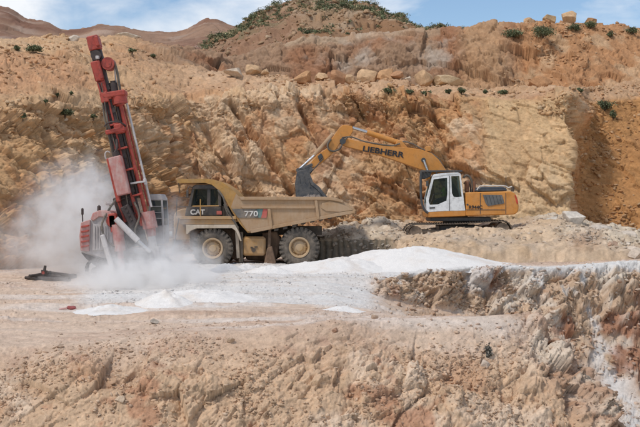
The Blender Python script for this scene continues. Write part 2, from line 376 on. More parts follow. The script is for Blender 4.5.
talus = sstep(4.6, 5.1, sg) * (1 - sstep(5.9, 6.05, sg)) * sstep(380, 440, px)
mesa_end = sstep(3.9, 4.2, sg) * (1 - sstep(4.7, 5, sg)) * sstep(400, 440, px)
flat = np.clip(1 - bank - cliff - talus - mesa_end, 0, 1)
S_ = shear(P + .05 * mid[:, None], 1.0, (.8, .8, 1.2), -.6)
fr, rs_ = fracture(S_, 1.5, (11, 12, 13, 14, 15), .25)
fs, rf_ = fracture(P + .04 * mid[:, None], .24, (16, 17, 18), .22)
r1, r2, r3 = rs_[0], rs_[1], rs_[3]
streak = fbm(P * np.array([.22, 1.6, 1]), 4, 141)
rid = fbm(S_ / .9, 4, 143, ridged=True)
rug = sstep(505, 545, px) * (1 - sstep(660, 700, px)) * sstep(1.6, 2.4, sg) * (1 - sstep(4.9, 5.6, sg))
rough_ = np.clip(.8 + 1.6 * fbm(P / 2.4, 3, 145), .25, 1.6)
d = cliff * (1 - .55 * sstep(540, 565, px) * sstep(315, 345, py)) * (.35 * low + 1.25 * fr + .14 * rid + .5 * fs) + bank * (.30 * low + rough_ * (.50 * fr + .06 * rid) + .42 * fs + .03 * mid) \
    + (talus + mesa_end) * (.4 * low + .55 * fr + .7 * fs + .10 * mid) + rug * (.55 * low + .9 * fr + .25 * rid) \
    + flat * (.10 * low + .06 * streak + .04 * mid + .6 * fs * sstep(-.1, .6, mid + .1)) + .015 * fine
n2 = n.copy()
P2 = P + n2 * d[:, None]
# ruts and ridges left by wheels, running across the floor
for y0, a in ((33.5, .07), (34.6, -.08), (36.4, .07), (30.5, -.07), (37.2, -.07), (39.5, .06), (40.3, -.06)):
    P2[:, 2] += flat * a * np.exp(-((P[:, 1] - y0 - .06 * P[:, 0] + .35 * low) / .22) ** 2)
c = lerp(FLOOR, (.52, .37, .275), sstep(-.1, .45, streak + .3 * mid))
c = lerp(c, (.68, .58, .50), sstep(.05, .5, fbm(P * np.array([.15, .9, 1]), 4, 151) - .1 * (sg < 3.5)) * .85)
cb = lerp(BANK, (.48, .28, .165), sstep(.0, .5, fbm(P / 1.7, 4, 155) + .3 * (r1 - .5)) * .7)
cb = lerp(cb, (.68, .52, .385), sstep(.1, .5, fbm(P / 1.3, 4, 159) + .35 * (r2 - .5)) * .8)
cb = lerp(cb, (.43, .21, .12), sstep(.33, .55, fbm(P / .8, 4, 161) + .2 * low) * .7)
c = lerp(c, cb, bank)
cc = lerp((.54, .38, .255), (.37, .19, .115), sstep(-.05, .4, fbm(P / 1.1, 4, 163) + .5 * (r1 - .5)))
cc = lerp(cc, (.70, .60, .49), sstep(.05, .4, fbm(P / 1.5, 4, 167) + .5 * (r2 - .5)) * .85)
c = lerp(c, cc, cliff)
c = lerp(c, lerp((.55, .40, .285), (.47, .31, .20), sstep(-.2, .3, low)), np.clip(talus + mesa_end, 0, 1))
c = lerp(c, lerp((.44, .27, .175), (.66, .54, .42), sstep(-.1, .35, fbm(P / 1.2, 4, 183) + .6 * (r2 - .5))), rug * .8)
# spilt white rock dust: on the floor round the drill, over the cliff lip, and a chute below it
wy = P[:, 1] + 1.1 * low + .8 * mid
w = sstep(32.4, 34.0, wy + 1.2 * fbm(P / 2.2, 3, 175) + .03 * np.clip(125 - px, 0, 99)) * sstep(62, 100, px + 18 * low) * (1 - sstep(50, 53, P[:, 1])) * (1 - sstep(360, 395, px)) * flat * (.86 + .14 * sstep(-.25, .15, fbm(P * np.array([.35, 1.3, 1]), 4, 177)))
w = np.maximum(w, .55 * sstep(.12, .42, fbm(P * np.array([.25, 1.1, 1]), 4, 171)) * flat * sstep(31.5, 33, P[:, 1]) * sstep(60, 180, px) * (1 - sstep(400, 440, px)))
w = np.maximum(w, sstep(6.90, 6.98, sg + .08 * mid) * (1 - sstep(7.7, 7.9, sg + .65 * sstep(455, 490, px))) * sstep(360, 390, px))
w = np.maximum(w, .75 * cliff * sstep(.25, .5, fbm(P * np.array([1.1, 1, .45]), 4, 173) + .45 * (sg - 6.5)))
w = np.maximum(w, .9 * sstep(4.2, 4.8, sg) * (1 - sstep(6.7, 6.9, sg)) * sstep(318, 345, py + 14 * mid) * sstep(-.5, .15, fbm(P / .9, 4, 181) + .1) * np.exp(-((px - (594 + .42 * (py - 335)) + 9 * mid) / (9 + .20 * np.clip(py - 335, 0, 90))) ** 2))
w = np.maximum(w, .8 * sstep(48, 49.5, P[:, 1]) * (P[:, 1] < 60) * (1 - sstep(20, 110, px)) * sstep(-.2, .2, low) * .6)
c = lerp(c, WHITE, np.clip(w, 0, 1) * sstep(-.9, -.2, fine + .6 * mid + .9 * w - .6))
rut = np.zeros(len(P))
for y0 in (34.6, 36.4, 37.2, 40.3, 41.4):
    rut = np.maximum(rut, np.exp(-((P[:, 1] - y0 - .06 * P[:, 0] + .35 * low) / .28) ** 2) * sstep(-.35, .2, mid + .5 * low))
c = lerp(c, (.56, .455, .37), +.38 * rut * flat * w)
c *= (0.92 + .16 * r3 * (1 - w))[:, None]
c = c * (1 + .16 * fine * (1 - w))[:, None]
near = grid_mesh('quarry_floor', P2, g['nc'], g['nr'], np.clip(c, .02, .85), M['dirt'])
tag(near, 'dusty pinkish tan quarry floor with a rough bank and a cut pit', None, None, 'structure')
NEARG = dict(c=c, P=P2, px=px, py=py, seg=sg, bank=bank, flat=flat, cliff=cliff, talus=talus, w=w, nc=g['nc'], nr=g['nr'])

# ------------------------------------------------------------------ rubble bench the excavator stands on
cols = np.concatenate([np.arange(285, 660, 1.0), np.arange(660, 850, 5.0)])
BENCH = {
 285: [('z',-.5,52.6), ('z',.3,52.7), ('z',.7,52.9), (240,55.5), (243,62)],
 316: [('z',-.5,52.0), ('z',.5,52.1), ('z',1.15,52.3), (232,55.5), (236,62)],
 350: [('z',-.5,51.7), ('z',.5,51.8), ('z',1.25,52.0), (225,55.5), (229,62)],
 384: [('z',-.5,51.5), ('z',.5,51.6), ('z',1.25,51.8), (219,56), (223,62)],
 398: [('z',-.5,48.5), ('z',.4,49.2), (240,50.3), (230,53.5), (221,62)],
 412: [('z',-.5,47.0), (254,48), (236.5,49.8), (238,52), (222,62)],
 450: [('z',-.5,46.5), (251,47.7), (228.6,49.9), (230,51.5), (224,62)],
 515: [('z',-.5,46.5), (249,47.8), (228,49.9), (228.6,51.5), (222,62)],
 540: [('z',-.5,46.5), (247,47.8), (228,49.8), (217.5,53), (219,62)],
 566: [('z',-.5,46.5), (247,47.6), (228,49.4), (214,53), (218,62)],
 590: [('z',-.5,46.6), (248,47.6), (236,49.0), (224,52), (228,62)],
 620: [('z',-.5,46.8), (250,47.6), (240,48.8), (229,51.5), (234,60)],
 660: [('z',-.5,46.8), (250,47.6), (240,48.8), (236,51.5), (240,60)],
 850: [('z',-.5,46.5), (246,47.6), (236,49), (236,51), (240,60)],
}
g = loft(BENCH, cols, [10, 46, 46, 46, ], col_sigma=3, row_sigma=1)
P, n, px, py, sg = g['P'], g['n'], g['px'], g['py'], g['seg']
low = fbm(P / 2.2, 4, 203); mid = fbm(P / .7, 4, 209); fine = fbm(P / .22, 3, 213)
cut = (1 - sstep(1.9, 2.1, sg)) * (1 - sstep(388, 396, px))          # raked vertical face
slab = sstep(545, 575, px) * (1 - sstep(700, 760, px)) * sstep(1.2, 1.8, sg + .5 * low)
rub = np.clip((1 - sstep(392, 412, px)) * sstep(1.9, 2.1, sg) + slab + sstep(2.7, 3, sg) * sstep(525, 545, px), 0, 1)
f1, k1, r1 = facets(shear(P, 1.1, (.8, 1, 1.3), .3), 21); f2, k2, r2 = facets(P / .4, 22)
groove = np.sin(P[:, 0] * 21 + 3.0 * mid + 1.5 * P[:, 2])
d = rub * (.20 * f1 - .12 * (1 - k1) + .12 * f2 + .12 * mid + .1 * low) + (1 - rub) * (1 - cut) * (.30 * low + .17 * mid + .06 * f2 + .06 * f1) + cut * (.045 * groove + .10 * mid) + .03 * fine
P2 = P + n * d[:, None]
c = lerp((.57, .42, .285), (.50, .35, .22), sstep(-.2, .4, low + .4 * mid))
c = lerp(c, lerp((.53, .41, .295), (.62, .51, .385), sstep(-.2, .3, mid + .4 * (r2 - .5))), rub)
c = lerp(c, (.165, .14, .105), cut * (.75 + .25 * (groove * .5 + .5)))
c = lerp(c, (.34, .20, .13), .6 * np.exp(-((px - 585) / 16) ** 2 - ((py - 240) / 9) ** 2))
c = lerp(c, (.46, .37, .29), .5 * sstep(.1, .4, fbm(P / 1.2, 3, 221)) * (px > 400) * (1 - rub))
c *= (0.9 + .2 * r2)[:, None]; c = c * (1 + .2 * fine)[:, None]
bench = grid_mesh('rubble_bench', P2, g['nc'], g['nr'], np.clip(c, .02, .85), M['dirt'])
tag(bench, 'raised bench of grey rubble and tan dirt under the excavator', None, None, 'structure')
BEN = dict(c=c, P=P2, px=px, py=py, seg=sg, rub=rub, cut=cut, nc=g['nc'], nr=g['nr'])

# ------------------------------------------------------------------ hills behind
def hill(name, sil, Y0, Y1, foot_py, mat, colf, label, amp, seed, colstep=1.3, rows=60):
    cols = np.arange(min(sil), max(sil) + .1, colstep)
    st = {p: [(foot_py if not callable(foot_py) else foot_py(p), Y0), ('z', HC + (HZ - y) / FPX * Y1, Y1), ('z', HC + (HZ - y) / FPX * Y1 - 8, Y1 + 60)] for p, y in sil.items()}
    g = loft(st, cols, [rows, 6], col_sigma=3, row_sigma=1)
    P = g['P']; low = fbm(P / (Y1 / 14), 4, seed); mid = fbm(P / (Y1 / 55), 4, seed + 5)
    f, k, r = facets(P / (Y1 / 70), seed); f = .6 * f + fracture(P, Y1 / 30, (seed, seed + 1, seed + 2), .3)[0] * (1.2 if Y1 < 150 else .5)
    keep = sstep(0, .25, g['seg'])
    P2 = P + g['n'] * (amp * (low + .5 * mid + .25 * f) * keep)[:, None]
    c = colf(g, P, low, mid, r)
    o = grid_mesh(name, P2, g['nc'], g['nr'], np.clip(c, .02, .8), mat)
    tag(o, label, None, None, 'structure')
    g['P2'] = P2; g['low'] = low; g['mid'] = mid
    return g
def col_far(g, P, low, mid, r):
    c = lerp((.31, .19, .125), (.22, .115, .075), sstep(-.2, .35, low + .4 * mid))
    c = lerp(c, (.42, .31, .24), sstep(.15, .5, fbm(P / 9, 3, 77)) * .6)
    return c * (.9 + .2 * r)[:, None]
hill('distant_ridge', {-120: 2, -40: 4, 0: 5, 12: 10, 20: 17, 30: 20, 42: 20, 52: 22, 62: 28, 80: 27, 92: 22, 100: 20, 112: 23, 124: 24, 140: 29, 158: 31, 178: 32, 190: 28, 204: 20, 218: 19, 226: 22, 240: 27, 300: 28},
     170, 235, 52, M['rock'], col_far, 'reddish brown bare ridge far behind the quarry', 1.0, 301)
def col_hill(g, P, low, mid, r):
    c = lerp((.33, .21, .125), (.27, .15, .08), sstep(-.2, .4, low + .5 * mid))
    c = lerp(c, (.42, .31, .21), sstep(.1, .45, mid) * .7)
    c = lerp(c, (.30, .17, .105), .8 * (1 - sstep(285, 310, g['px'])) * (1 - sstep(.75, .95, g['seg'])))
    c = lerp(c, (.17, .16, .09), .6 * sstep(0, .3, fbm(P / 2.2, 4, 79)) * sstep(.5, .7, g['seg']))
    return c * (.9 + .2 * r)[:, None]
HILL = hill('scrub_hill', {188: 62, 200: 55, 215: 45, 228: 34, 242: 24, 256: 13, 268: 6, 282: 1, 300: -3, 325: -7, 350: -4, 368: 0, 385: 7, 400: 13, 415: 21, 428: 28, 445: 31, 470: 34},
     90, 118, lambda p: 80 if p < 300 else 52, M['dirt'], col_hill, 'brown hill with green scrub rising behind the quarry', 1.2, 311, 1.0, 90)
# ------------------------------------------------------------------ solid-part builder for the machines
class MB:
    """collects bevelled solids into ONE mesh"""
    def __init__(s): s.bm = bmesh.new()
    def _add(s, vs, fs, bev=0.0):
        v = [s.bm.verts.new(p) for p in vs]
        f = [s.bm.faces.new([v[i] for i in q]) for q in fs]
        bmesh.ops.recalc_face_normals(s.bm, faces=f)
        if bev:
            es = list({e for q in f for e in q.edges})
            bmesh.ops.bevel(s.bm, geom=es, offset=bev, segments=1, affect='EDGES', clamp_overlap=True)
        return s
    def hexa(s, c8, bev=0.02):
        return s._add(c8, [(0, 1, 2, 3), (4, 7, 6, 5), (0, 4, 5, 1), (1, 5, 6, 2), (2, 6, 7, 3), (3, 7, 4, 0)], bev)
    def box(s, lo, hi, bev=0.02):
        (a, b, c), (d, e, f) = lo, hi
        return s.hexa([Vector(p) for p in ((a, b, c), (d, b, c), (d, e, c), (a, e, c), (a, b, f), (d, b, f), (d, e, f), (a, e, f))], bev)
    def pbox(s, x0, y0, x1, y1, Y0, Y1, bev=0.02):
        """box given by the photo-pixel rectangle its near face fills, from depth Y0 to Y1"""
        a = W(x0, y1, Y0); b = W(x1, y0, Y0)
        return s.box((a.x, Y0, a.z), (b.x, Y1, b.z), bev)
    def prism(s, poly, Y0, Y1, bev=0.0, Yr=None, top=1.0):
        """outline in photo pixels (read at depth Yr or Y0) extruded straight back from Y0 to Y1"""
        pts = [W(p[0], p[1], Yr or Y0) for p in poly]; n = len(pts)
        vs = [Vector((p.x, Y0, p.z)) for p in pts] + [Vector((p.x, Y1, p.z)) for p in pts]
        fs = [tuple(range(n)), tuple(range(2 * n - 1, n - 1, -1))] + [(i, i + n, (i + 1) % n + n, (i + 1) % n) for i in range(n)]
        return s._add(vs, fs, bev)
    def bar(s, p, q, w, d, bev=0.012, w2=None):
        p, q = Vector(p), Vector(q); t = (q - p).normalized()
        u = Vector((0, 1, 0)) if abs(t.y) < .9 else Vector((1, 0, 0))
        sd = t.cross(u).normalized(); u = sd.cross(t)
        w2 = w2 or w; c = []
        for a, ww in ((p, w), (q, w2)):
            c += [a - sd * ww / 2 - u * d / 2, a + sd * ww / 2 - u * d / 2, a + sd * ww / 2 + u * d / 2, a - sd * ww / 2 + u * d / 2]
        return s.hexa(c, bev)
    def cyl(s, p, q, r, r2=None, n=16, cap=True):
        p, q = Vector(p), Vector(q); t = (q - p).normalized()
        u = t.orthogonal().normalized(); w = t.cross(u); r2 = r if r2 is None else r2
        vs = []
        for a, rr in ((p, r), (q, r2)):
            vs += [a + (u * math.cos(2 * math.pi * k / n) + w * math.sin(2 * math.pi * k / n)) * rr for k in range(n)]
        fs = [(k, (k + 1) % n, (k + 1) % n + n, k + n) for k in range(n)]
        if cap: fs += [tuple(range(n)), tuple(range(2 * n - 1, n - 1, -1))]
        return s._add(vs, fs)
    def tube(s, pts, r, n=8, sub=4):
        P = [Vector(p) for p in pts]
        if sub > 1 and len(P) > 2:                       # Catmull-Rom
            Q = []
            for i in range(len(P) - 1):
                a, b, c, d = P[max(i - 1, 0)], P[i], P[i + 1], P[min(i + 2, len(P) - 1)]
                for k in range(sub):
                    t = k / sub
                    Q.append(.5 * ((2 * b) + (c - a) * t + (2 * a - 5 * b + 4 * c - d) * t * t + (3 * b - a - 3 * c + d) * t ** 3))
            P = Q + [P[-1]]
        rings = []; u = None
        for i, p in enumerate(P):
            t = (P[min(i + 1, len(P) - 1)] - P[max(i - 1, 0)]).normalized()
            u = t.orthogonal().normalized() if u is None else (u - t * u.dot(t)).normalized()
            w = t.cross(u)
            rings.append([p + (u * math.cos(2 * math.pi * k / n) + w * math.sin(2 * math.pi * k / n)) * r for k in range(n)])
        vs = [v for q in rings for v in q]
        fs = [(i * n + k, i * n + (k + 1) % n, (i + 1) * n + (k + 1) % n, (i + 1) * n + k) for i in range(len(rings) - 1) for k in range(n)]
        fs += [tuple(range(n)), tuple(range(len(vs) - 1, len(vs) - 1 - n, -1))]
        return s._add(vs, fs)
    def lathe(s, cen, prof, n=32, axis='Y', cap=True):
        """profile [(offset along axis, radius)] turned round the Y axis through cen"""
        vs = []
        for a, r in prof:
            for k in range(n):
                th = 2 * math.pi * k / n
                if axis == 'Y': vs.append(Vector((cen[0] + r * math.cos(th), cen[1] + a, cen[2] + r * math.sin(th))))
                else: vs.append(Vector((cen[0] + r * math.cos(th), cen[1] + r * math.sin(th), cen[2] + a)))
        m = len(prof)
        fs = [(i * n + k, i * n + (k + 1) % n, (i + 1) * n + (k + 1) % n, (i + 1) * n + k) for i in range(m - 1) for k in range(n)]
        if cap and prof[0][1] > 1e-4: fs.append(tuple(range(n)))
        if cap and prof[-1][1] > 1e-4: fs.append(tuple(range(m * n - 1, (m - 1) * n - 1, -1)))
        return s._add(vs, fs)
    def build(s, name, mat, parent=None, smooth=35, label=None):
        root = parent
        while root is not None and root.parent is not None: root = root.parent
        base = root.location if root is not None else Vector((0, 0, 0))
        bmesh.ops.remove_doubles(s.bm, verts=s.bm.verts, dist=1e-5)
        bmesh.ops.translate(s.bm, verts=s.bm.verts, vec=-base)
        me = bpy.data.meshes.new(name); s.bm.to_mesh(me); s.bm.free()
        me.materials.append(mat)
        if smooth:
            me.polygons.foreach_set('use_smooth', np.ones(len(me.polygons), bool))
            me.set_sharp_from_angle(angle=R(smooth))
        o = bpy.data.objects.new(name, me); C.objects.link(o); o.parent = parent
        if label: o['label'] = label
        return o
def own(name, mat, parent, fn, **kw):
    m = MB(); fn(m); return m.build(name, mat, parent, **kw)
def lettering(text, at, height, mat, parent, name='lettering', tilt=0.0, stretch=1.0, depth=0.012, bold=0.0):
    """raised letters in the plane facing -Y; at = world point of the lower left corner"""
    cu = bpy.data.curves.new(name, 'FONT'); cu.body = text; cu.extrude = depth; cu.offset = bold
    cu.size = height / 0.70
    t = bpy.data.objects.new(name, cu); C.objects.link(t)
    dg = bpy.context.evaluated_depsgraph_get()
    me = bpy.data.meshes.new_from_object(t.evaluated_get(dg)); bpy.data.objects.remove(t)
    root = parent
    while root.parent is not None: root = root.parent
    mtx = Matrix.Translation(Vector(at) - root.location) @ Matrix.Rotation(-tilt, 4, 'Y') @ Matrix.Rotation(R(90), 4, 'X') @ Matrix.Diagonal((stretch, 1, 1, 1))
    me.transform(mtx); me.name = name; me.materials.clear(); me.materials.append(mat)
    o = bpy.data.objects.new(name, me); C.objects.link(o); o.parent = parent
    return o

M['truck_yellow'] = paint_mat('dusty_tan_yellow_paint', (.46, .235, .055), .5, 0, .58, (.42, .285, .17))
M['bed_tan'] = paint_mat('dust_coated_dump_bed', (.38, .21, .085), .65, 0, .66, (.43, .295, .185))
M['wheel_tan'] = paint_mat('dusty_wheel_paint', (.48, .28, .09), .6, 0, .7, (.47, .35, .23))
M['canopy'] = paint_mat('orange_tan_canopy_paint', (.46, .235, .045), .55, 0, .42, (.40, .26, .14))
M['black_paint'] = paint_mat('dusty_black_paint', (.018, .02, .024), .45, 0, .34, (.33, .25, .18))
M['dark_frame'] = paint_mat('grimy_dark_steel', (.045, .038, .032), .7, .0, .35, (.25, .17, .11))
M['mud'] = paint_mat('brown_mud_caked_steel', (.07, .045, .03), .9, 0, .6, (.24, .15, .095), 3)
M['band'] = paint_mat('slate_stripe', (.05, .065, .075), .5, 0, .45)
M['teal'] = paint_mat('teal_stripe', (.05, .17, .17), .5, 0, .35)
M['red_stripe'] = paint_mat('red_stripe', (.50, .075, .06), .5, 0, .35)
M['letter_white'] = paint_mat('white_lettering', (.66, .64, .60), .6, 0, .35)
M['letter_black'] = plain('black_lettering', (.025, .025, .03), .5)
M['rubber'] = paint_mat('dusty_tyre_rubber', (.05, .048, .046), .85, 0, .5, (.27, .22, .17), 2.2, .2)
M['glass'] = glass_mat('tinted_cab_glass', (.62, .70, .62), .8)
M['dark_glass'] = glass_mat('dark_cab_glass', (.62, .70, .64), .78)
M['fender_dust'] = paint_mat('whitened_fender', (.42, .32, .21), .8, 0, .62, (.58, .49, .39))
M['chrome'] = paint_mat('polished_rod_steel', (.62, .62, .62), .22, .9, .18)
M['seat'] = plain('black_seat_cloth', (.02, .02, .022), .9)
M['lamp'] = plain('clear_lamp_lens', (.6, .6, .58), .15, .5)

# ------------------------------------------------------------------ haul truck (side on, facing left)
YT = 50.0                                   # depth of its near side; it is 4 m wide
truck = thing('haul_truck', 'tan and dark mining dump truck with 770 on its dusty bed, under the excavator bucket', 'dump truck', W(255, 267.1, 52))
own('chassis', M['dark_frame'], truck, lambda m: (m.pbox(180, 226, 322, 235, 51.2, 51.6), m.pbox(180, 226, 322, 235, 52.4, 52.8),
    m.pbox(196, 229, 202, 234, 51.6, 52.4), m.pbox(262, 229, 268, 234, 51.6, 52.4), m.pbox(316, 229, 321, 234, 51.6, 52.4),
    m.pbox(246, 232, 270, 250, 51.5, 52.5), m.pbox(205, 222, 240, 246, 51.4, 52.6)))
# bed: floor, headboard that runs out as the canopy, two sides
headb = [(176.5, 179), (205, 178.6), (213, 179.4), (222, 182), (232, 189), (240, 197.5), (256, 226.5), (248, 233), (240, 224), (232, 212), (226, 201), (219, 190.5), (212, 184.8), (205, 182.8), (178, 183)]
body = own('dump_bed', M['bed_tan'], truck, lambda m: (
    m.prism([(250, 226), (300, 218.5), (335, 212), (352, 208), (356.5, 210.5), (355, 213.5), (330, 217.5), (300, 223.5), (270, 229.5), (249, 233)], 50.06, 53.94),
    m.prism([(236, 193.5), (240, 197.5), (326, 197.5), (334, 198), (343, 200.8), (350, 205), (356.5, 210.5), (330, 216.5), (300, 222.5), (252, 232), (247, 231), (240, 220), (231, 207)], 50.0, 50.16),
    m.prism([(236, 193.5), (240, 197.5), (326, 197.5), (334, 198), (343, 200.8), (350, 205), (356.5, 210.5), (330, 216.5), (300, 222.5), (252, 232), (247, 231), (240, 220), (231, 207)], 53.84, 54.0, Yr=50)))
own('canopy', M['canopy'], truck, lambda m: m.prism(headb, 50.05, 53.95))
for Y0 in (49.90, 53.98):
    own('top_rail', M['bed_tan'], truck, lambda m: m.prism([(239, 196.8), (326, 196.8), (334, 197.4), (343, 200.2), (343, 202.6), (334, 200.6), (326, 200), (241, 200)], Y0, Y0 + .12, .015, Yr=50))
own('side_rail', M['bed_tan'], truck, lambda m: m.prism([(241, 206.6), (315, 206.6), (315, 208.6), (242, 208.6)], 49.92, 49.999, .012))
for x, ya, yb in ((267.5, 208.7, 229), (314.5, 200.2, 219.6)):
    own('side_rib', M['bed_tan'], truck, lambda m: m.prism([(x, ya), (x + 2.8, ya), (x + 5.2, yb - 1), (x + 2.4, yb)], 49.91, 49.999, .012))
own('lower_side_rail', M['bed_tan'], truck, lambda m: m.prism([(250, 229.8), (300, 220.4), (340, 212.4), (355, 210.2), (355, 213), (300, 223.6), (251, 233.2)], 49.94, 49.999, .012))
own('tail_flare', M['bed_tan'], truck, lambda m: m.prism([(322, 203), (330, 200.9), (341, 203.5), (348, 207), (353, 210), (340, 212), (326, 211), (321, 208)], 49.95, 49.999, .012), label='raised patch of side sheet by the bed tail')  # raised plate in the same tan as the bed
for i, x in enumerate(range(274, 346, 9)):
    yb = 229 - (x - 272) * .2 - (1.2 if x > 300 else 0)
    own('floor_rib', M['dark_frame'], truck, lambda m: m.prism([(x, yb - 2.4), (x + 4.4, yb - 3.2), (x + 4.4, yb + 1.8), (x, yb + 2.8)], 50.03, 53.9, .01))
def loadf(m):
    rg = np.random.RandomState(4)
    for k in range(420):
        x = rg.uniform(262, 338); y = 204 - 4.6 * math.exp(-((x - 313) / 13) ** 2) - rg.uniform(0, 1.5); p = W(x, y, 50) + Vector((0, rg.uniform(.5, 3.5), 0)); r_ = rg.uniform(.06, .2)
        q = [p + Vector(v) * r_ for v in rg.normal(size=(6, 3)) * .3 + np.array([[1, 0, 0], [-1, 0, 0], [0, 1, 0], [0, -1, 0], [0, 0, 1], [0, 0, -1.]])]
        m._add(q, [(0, 2, 4), (2, 1, 4), (1, 3, 4), (3, 0, 4), (2, 0, 5), (1, 2, 5), (3, 1, 5), (0, 3, 5)])
    m.prism([(248, 226), (262, 206), (300, 204), (332, 206), (340, 208)], 50.2, 53.8, Yr=50)
own_load = own('rock_load', plain('grey_broken_rock', (.22, .185, .16), .95), None, loadf, smooth=0)
tag(own_load, 'broken grey rock filling the truck bed below the bucket', None, None, 'stuff')
def slab(nm, poly, mat, Y=49.99, lab=None, par=truck, dy=.02):
    return own(nm, mat, par, lambda m: m.prism(poly, Y - dy, Y + .003), label=lab)
slab('side_stripe', [(231.6, 208.8), (257, 208.8), (258.4, 217.8), (238, 217.8)], M['band'])
slab('side_stripe', [(257.1, 208.8), (263.2, 208.8), (261, 217.8), (258.5, 217.8)], M['teal'], lab='teal end of the side stripe')
slab('side_stripe', [(263.3, 208.8), (267.6, 209.2), (266.4, 218.2), (261.1, 217.8)], M['red_stripe'], lab='red end of the side stripe')
lettering('770', W(244.3, 216.2, 49.955), .245, M['letter_white'], truck, stretch=1.22, bold=.008)
# cab on the near side
def frame_prism(m, ring, Y0, Y1): m.prism(ring, Y0, Y1, .015, Yr=YT)
cab = own('cab', M['black_paint'], truck, lambda m: (
    m.prism([(186, 206.4), (220.5, 206.4), (221, 216), (184, 216)], 50.25, 51.95, .03, Yr=YT),           # lower panel
    m.prism([(192, 186.4), (195, 184.4), (217, 184.4), (221, 187.6), (221, 189), (191, 189)], 50.22, 52.0, .03, Yr=YT),   # roof
    *[m.prism(q, Y0, Y0 + .10, .015, Yr=YT) for Y0 in (50.25, 51.85) for q in (
        [(191.2, 189), (193.8, 189), (190.6, 206.4), (187.4, 206.4)], [(206.4, 189), (210, 189), (210, 206.4), (206.4, 206.4)], [(217.6, 189), (220.8, 189), (220.8, 206.4), (217.6, 206.4)])]))
own('window', M['glass'], truck, lambda m: m.prism([(194, 189.2), (206.4, 189.2), (206.4, 206.3), (190.8, 206.3)], 50.29, 50.31, Yr=YT))
own('window', M['glass'], truck, lambda m: m.prism([(210, 189.2), (217.6, 189.2), (217.6, 206.3), (210, 206.3)], 50.29, 50.31, Yr=YT))
own('window', M['glass'], truck, lambda m: m.prism([(194, 189.2), (217.6, 189.2), (217.6, 206.3), (190.8, 206.3)], 51.89, 51.91, Yr=YT))
own('windscreen', M['glass'], truck, lambda m: m.prism([(191.6, 189.2), (192.4, 189.2), (189, 206.3), (188.2, 206.3)], 50.36, 51.84, Yr=YT))
own('seat', M['seat'], truck, lambda m: (m.prism([(202, 205), (212, 205), (213, 196), (210.5, 196), (209.5, 202.5), (202, 203)], 50.8, 51.3, .02, Yr=YT), m.tube([W(195.5, 206, 51), W(198, 201, 51), W(199.5, 199.5, 51)], .03)))
own('steering_wheel', M['seat'], truck, lambda m: m.lathe(W(199.5, 199.5, 51), [(-.02, .18), (.02, .18), (.02, .22), (-.02, .22), (-.02, .18)], 20, cap=False))
lettering('CAT', W(190.2, 214.4, 50.23), .23, M['letter_white'], truck, stretch=1.05, bold=.012)
slab('warning_sticker', [(216.6, 210.8), (221.6, 210.8), (221.8, 214.6), (216.6, 214.6)], M['red_stripe'], 50.23, 'small red sticker at the foot of the cab')
own('mirror', M['black_paint'], truck, lambda m: (m.pbox(186.2, 190, 188.4, 197.5, 49.85, 49.93), m.tube([W(192, 187.5, 50.25), W(189, 187, 49.95), W(187.4, 190, 49.9)], .018)))
own('exhaust_pipe', M['dark_frame'], truck, lambda m: m.cyl(W(223.5, 219, 50.5), W(223.5, 206, 50.5), .17))
own('air_tank', M['black_paint'], truck, lambda m: (m.cyl(W(228.3, 219.5, 50.45), W(227.4, 206.5, 50.45), .14), m.prism([(230, 219), (236, 221), (233, 211), (229, 204)], 50.5, 51.2, .02)))
# platform, fender, nose
deck = own('platform', M['truck_yellow'], truck, lambda m: (m.pbox(176, 216.2, 236, 219.2, 49.96, 51.95, .015), m.pbox(180, 219.4, 236, 224.2, 50.05, 50.2, .015)))
own('platform', M['truck_yellow'], truck, lambda m: m.pbox(176, 216.2, 236, 219.2, 52.2, 54.0, .015))
own('fender', M['fender_dust'], truck, lambda m: m.prism([(186, 224.8), (235, 224.6), (239.4, 233), (241.6, 241), (240, 241), (235.8, 231), (232, 228.2), (196, 228.4), (190, 231), (187.6, 234), (186, 234)], 50.0, 50.75, .012))
own('hood', M['truck_yellow'], truck, lambda m: (m.prism([(171, 216), (173.5, 211), (180, 208.5), (189, 208.5), (189, 241), (171, 241)], 50.9, 53.1, .05, Yr=YT),
    *[m.pbox(170.2, y, 171.4, y + 1.2, 51.2, 52.8, .005) for y in range(215, 236, 3)]))
own('front_bumper', M['truck_yellow'], truck, lambda m: m.pbox(167.5, 239, 173, 247, 50.3, 53.7, .04))
own('ladder', M['dark_frame'], truck, lambda m: (m.bar(W(172, 256, 49.95), W(179, 218, 49.95), .05, .05), m.bar(W(172, 256, 50.5), W(179, 218, 50.5), .05, .05),
    *[m.bar(W(172 + 7 * k / 6, 254 - 36 * k / 6, 49.95), W(172 + 7 * k / 6, 254 - 36 * k / 6, 50.5), .05, .06) for k in range(6)]))
for Y in (50.45, 53.4):
    own('headlight', M['lamp'], truck, lambda m: m.cyl(W(169.6, 234, Y), W(172.5, 234, Y), .12))
own('handrail', M['canopy'], truck, lambda m: (m.tube([W(192.5, 206.2, 50.02), W(219, 205.8, 50.02)], .028, sub=1), m.tube([W(200.4, 216, 50.02), W(200.4, 199, 50.02)], .026, sub=1)))
own('handrail', M['dark_frame'], truck, lambda m: (m.tube([W(176.4, 216, 50.02), W(177, 198, 50.02), W(190, 197, 50.02)], .02, sub=1), m.tube([W(176.6, 207, 50.02), W(190, 206.6, 50.02)], .018, sub=1)))
own('canopy_post', M['dark_frame'], truck, lambda m: m.tube([W(178.6, 183, 50.3), W(179.6, 193, 50.3)], .022, sub=1))
